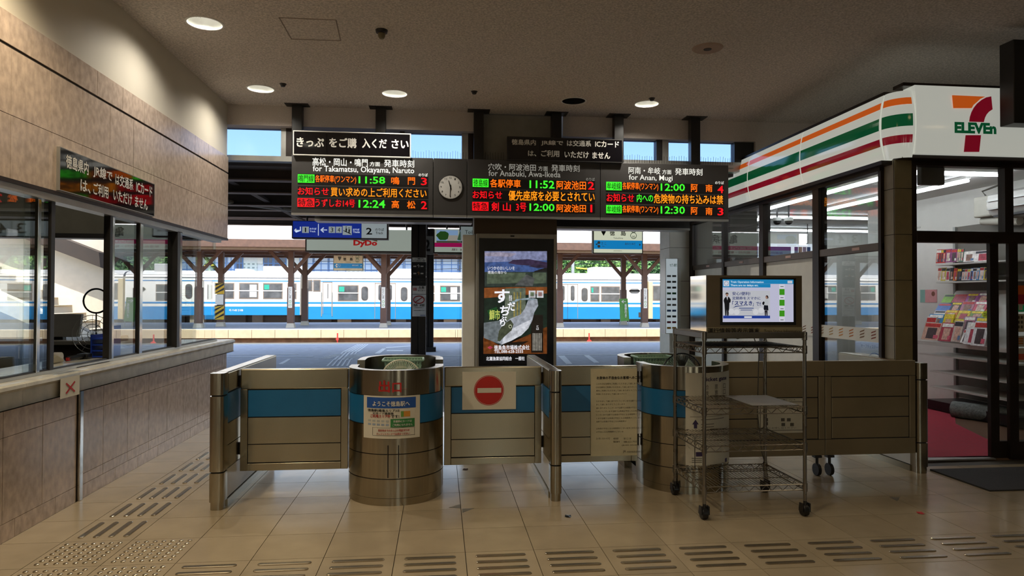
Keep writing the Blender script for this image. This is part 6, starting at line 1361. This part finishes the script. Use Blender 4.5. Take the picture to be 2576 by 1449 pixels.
wB = [(Z5(935), Z5(968), V5(733), V5(642), 0), (Z5(990), Z5(1046), V5(735), V5(642), 0), (Z5(1228), Z5(1410), wz0, wz1, 1), (Z5(1980), Z5(2140), wz0, wz1, 1), (Z5(2207), Z5(2378), wz0, wz1, 1), (xt(1181), xt(1226), wz0, wz1, 1), (xt(1245), xt(1290), wz0, wz1, 1), (xt(1308), xt(1352), wz0, wz1, 1), (Z6(1285), Z6(1358), wz0, wz1, 1), (Z6(1388), Z6(1556), wz0, wz1, 1)]
oB = [(Z5(1448), Z5(1508), V5(822), V5(697)), (Z5(1826), Z5(1885), V5(825), V5(702)), (Z6(1195), Z6(1250), V5(825), V5(702)), (Z6(1655), Z6(1748), zt_px(735.5), zt_px(725.5))]
dB = [(Z5(1080), Z5(1160), zt_px(790), V5(660), 0), (Z5(1578), Z5(1770), .15, V5(668), 1), (Z6(965), Z6(1155), .15, V5(668), 1)]
eB = [(xt(656), xt(660), 0, 0, 'none', m_und)][:0]+[(Z5(1595), Z5(1930), 2.9, 3.22, 'roof_unit', m_tr_), (Z6(1320), Z6(1610), 2.85, 3.42, 'roof_tank', m_tr_), (Z6(960), Z6(1050), 2.9, 3.25, 'roof_unit', m_tr_), (Z5(1060), Z5(1070), .3, 1.75, 'handrail', m_alu), (Z5(1162), Z5(1170), .3, 1.75, 'handrail', m_alu), (Z6(1740), Z6(1765), .25, .55, 'number_box', m_und)]
car(xt(760), xt(1627), .13, 'middle white and blue train car between the two gaps', wB, oB, dB, eB)
xa0 = xt(755)
wA = [(Z5(90), Z5(218), wz0+.12, wz1+.1, 1), (Z5(280), Z5(450), wz0+.12, wz1+.1, 1), (Z5(510), Z5(682), wz0+.12, wz1+.1, 1), (Z5(745), Z5(815), wz0+.12, wz1+.1, 1)]+[(xt(520-k*62-44), xt(520-k*62), wz0+.12, wz1+.1, 1) for k in (2, 3, 4, 5, 6, 7)]
oA = [(xt(467), xt(483), wz0+.1, wz1+.05)]
dA = [(xt(491), xt(533), .38, V5(650), 1)]
car(xa0-21.2, xa0, .38, 'left white and blue train car numbered 40 2108', wA, oA, dA, [(Z5(478), Z5(868), 2.9, 3.32, 'roof_unit', m_tr_), (Z5(205), Z5(325), 2.9, 3.15, 'roof_unit', m_tr_)])
text('キハ40 2108', m_wtxt, bpy.data.objects['train_car.001'], (Z5(178), YTR-.012, V5(930)), XR, ZU, Z5(312)-Z5(178), V5(908)-V5(930), .02)
x0 = xt(1632)
wC = [(x0+.3, x0+1.0, 1.35, 2.2, 0), (x0+1.6, x0+2.1, 1.35, 2.2, 0)]+[(x0+5+1.75*k, x0+6.2+1.75*k, wz0, wz1, 1) for k in range(7)]
car(x0, x0+21.2, .13, 'right white and blue train car with its cab end at the pier', wC, [(x0+4.0, x0+4.4, wz0, wz1)], [(x0+2.4, x0+3.3, .2, 2.4, 0), (x0+17.6, x0+19, .15, 2.4, 1)], [(x0+8, x0+11, 2.9, 3.4, 'roof_tank', m_tr_), (x0-.02, x0+.25, .15, 2.5, 'cab_corner', mat('cab_cream', '#d8c49a', .5))])
# ================================================================== house and trees behind the train
YH = 50.0
hb_ = thing('station_annex', 'two-storey annex with blue window frames behind the train', 'building', (-9, YH, -1))
m_hw = mat('annex_wall', '#d5d8d6', .8, var=.05); m_hb = mat('annex_blue', '#5a7fb5', .6)
hx = lambda x: PY(530+x*.2622, 700, YH).x; hz = lambda v: EYE+(748-v)*YH/FPX
B().box(hx(-1600), hx(2600), YH, YH+6, -1.2, 7.2).obj('wall', m_hw, hb_); B().prism([(YH-1.1, hz(650)), (YH-1.1, hz(641)), (YH+3, 9.0), (YH+6.5, 7.2), (YH, hz(652))], 'x', hx(-1650), hx(2650)).obj('roof', mat('annex_roof', '#dcd6cc', .7), hb_)
mods = [(-330, -120, 'w'), (-110, 20, 'l'), (30, 150, 'w'), (160, 235, 'w'), (240, 312, 'b'), (318, 446, 'l'), (450, 503, 's'), (505, 600, 'd'), (605, 727, 'd'), (730, 850, 'l'), (853, 985, 'w'), (990, 1130, 'w'), (1135, 1300, 'w'), (1305, 1470, 'l'), (1480, 1600, 'w'), (1610, 1720, 'd'), (1725, 1850, 'w'), (1860, 2000, 'w'), (2010, 2100, 'b'), (2105, 2215, 'w'), (2220, 2400, 'w')]
mlat = bpy.data.materials.new('breeze_block'); mlat.use_nodes = True
n_ = mlat.node_tree.nodes; l_ = mlat.node_tree.links; bt_ = n_.new('ShaderNodeTexBrick'); bt_.offset = 0; bt_.inputs['Color1'].default_value = (.22, .27, .25, 1); bt_.inputs['Color2'].default_value = (.26, .30, .28, 1); bt_.inputs['Mortar'].default_value = (.62, .66, .6, 1)
bt_.inputs['Scale'].default_value = 1; bt_.inputs['Brick Width'].default_value = .32; bt_.inputs['Row Height'].default_value = .26; bt_.inputs['Mortar Size'].default_value = .08
tcn = n_.new('ShaderNodeTexCoord'); sx_ = n_.new('ShaderNodeSeparateXYZ'); cx_ = n_.new('ShaderNodeCombineXYZ'); l_.new(tcn.outputs['Object'], sx_.inputs[0]); l_.new(sx_.outputs[0], cx_.inputs[0]); l_.new(sx_.outputs[2], cx_.inputs[1]); l_.new(cx_.outputs[0], bt_.inputs[0]); l_.new(bt_.outputs[0], n_['Principled BSDF'].inputs['Base Color'])
z0, z1 = hz(700), hz(650)
for a, b_, k in mods:
    xa, xb = hx(a), hx(b_)
    if k == 'l': B().box(xa, xb, YH-.05, YH, z0, z1-.45).obj('breeze_block_panel', mlat, hb_); continue
    if k == 's': B().box(xa, xb, YH-.1, YH, hz(668), z1).obj('white_sign', m_white, hb_); continue
    w = B().box(xa, xb, YH-.06, YH, z0, z1).obj('window', m_hb, hb_)
    nx = 3 if xb-xa > 2.2 else 2; gm = mat('annex_pane_dark', '#39445a', .2, var=.3, scale=.7) if k in 'db' else mat('annex_pane', '#aab9cc', .2, var=.15, scale=.6)
    for i in range(nx):
        for j in range(3):
            pa, pb = xa+.06+(xb-xa-.06)*i/nx, xa+(xb-xa-.06)*(i+1)/nx; qa, qb = z0+.06+(z1-z0-.06)*j/3, z0+(z1-z0-.06)*(j+1)/3
            B().box(pa, pb, YH-.075, YH-.05, qa, qb).obj('pane', gm, w)
B().box(hx(-1600), hx(2600), YH-.3, YH, hz(703), hz(700)).obj('ledge', m_hb, hb_)
struct('hill', B().add([(8, 70, -1.2), (70, 70, -1.2), (70, 86, 16), (30, 88, 15), (8, 86, 12)], [(0, 1, 2, 3, 4)]).add([(-70, 90, -1.2), (8, 90, -1.2), (8, 95, 11), (-70, 95, 9)], [(0, 1, 2, 3)]), mat('hill_green', '#27401f', .95, var=.5, scale=.8), 'dark wooded hillside beyond the station')
m_leaf = [mat('leaf_%d' % k, c, .7, var=.35, scale=2) for k, c in enumerate(('#4f7a34', '#3c6230', '#6a8f45'))]
def tree(x, y, h, r, label, k):
    t = thing('tree', label, 'tree', (x, y, -1.2), 'trees beyond the far track')
    B().tube([(x, y, -1.2), (x+.1, y, h*.35), (x+.2, y, h*.6)], .22, 8).obj('trunk', m_timber, t)
    rn = random.Random(int(x*10)+k); b = B(); n = 2600
    bl = [(x+rn.uniform(-r, r)*.75, y+rn.uniform(-r, r)*.6, h*.55+rn.uniform(-.3, .42)*h, r*rn.uniform(.35, .6)) for _ in range(9)]
    for i in range(n):
        bx, by, bz, br = bl[i % 9]; d = Vector((rn.gauss(0, 1), rn.gauss(0, 1), rn.gauss(0, 1))).normalized()*br*(rn.random()**.35)
        p = Vector((bx, by, bz))+d; a = Vector((rn.gauss(0, 1), rn.gauss(0, 1), rn.gauss(0, 1))).normalized(); c = a.orthogonal().normalized(); s = rn.uniform(.10, .22)
        b.quad(p-a*s, p+c*s*.6, p+a*s, p-c*s*.6)
    tag(b.obj('leaves', m_leaf[k % 3], t), kind='stuff')
for i, (u, y, h, r) in enumerate(((1425, 58, 7.5, 2.3), (1482, 63, 8.5, 2.6), (1530, 56, 7.0, 2.3), (1590, 62, 8.0, 2.6), (1645, 55, 6.5, 2.3), (1850, 58, 7.5, 3.0))):
    tree(PY(u, 700, y).x, y, h, r, ['bushy green tree just right of the digital screen', 'taller dark tree above the train roof, second from the digital screen', 'light green tree left of the big station sign', 'dark green tree under the right end of station sign', 'low green tree beside the pier', 'green tree reflected in the shop glass'][i], i)
t = thing('utility_pole', 'grey lattice pole with overhead wires behind the train', 'pole', (PY(1441, 700, 47).x, 47, -1))
x = PY(1441, 700, 47).x
B().cyl((x, 47, -1), (x, 47, 9), .12, 8).obj('pole', m_alu, t)
for z, dz in ((3.9, .5), (4.3, .2), (3.3, .9), (4.9, -.3)): B().tube([(x-18+4*k, 47, z+dz*(k/6)**2) for k in range(9)], .02, 4).obj('wire', m_dark, t)
p0, p1 = PY(1449, 674, 45), PY(1522, 681, 45)
B().tube([p0, p1], .05, 6).obj('yellow_cover', mat('cover_yellow', '#d8c93c', .5), t)
# ================================================================== footbridge stairs seen through the ticket office
sw_ = struct('wall_stairs', B().box(-26, -5.9, 15.2, 15.4, 0, 2.95), mat('stair_wall', '#cfc3b2', .8, var=.05), 'pale concrete wall beside the footbridge stairs')
B().prism([(-5.6, 0), (-5.9, .1), (-12.5, 3.2), (-12.5, 3.5), (-5.6, .32)], 'y', 13.6, 13.8).obj('stringer', mat('stringer_pale', '#bdb5a6', .7), sw_)
B().prism([(-6.6, 1.9), (-13.5, 4.6), (-13.5, 4.95), (-6.6, 2.2)], 'y', 14.9, 15.3).obj('stair_roof', m_canopy, sw_)
for i in range(16): B().box(-6.1-.28*i, -5.8-.28*i, 13.8, 15.2, .13+.16*i, .17+.16*i).obj('tread', m_concrete, sw_)
B().box(-2.9, -2.62, 8.6, 8.66, .95, 1.1).obj('none', m_alu, None) if False else None
finish_text()
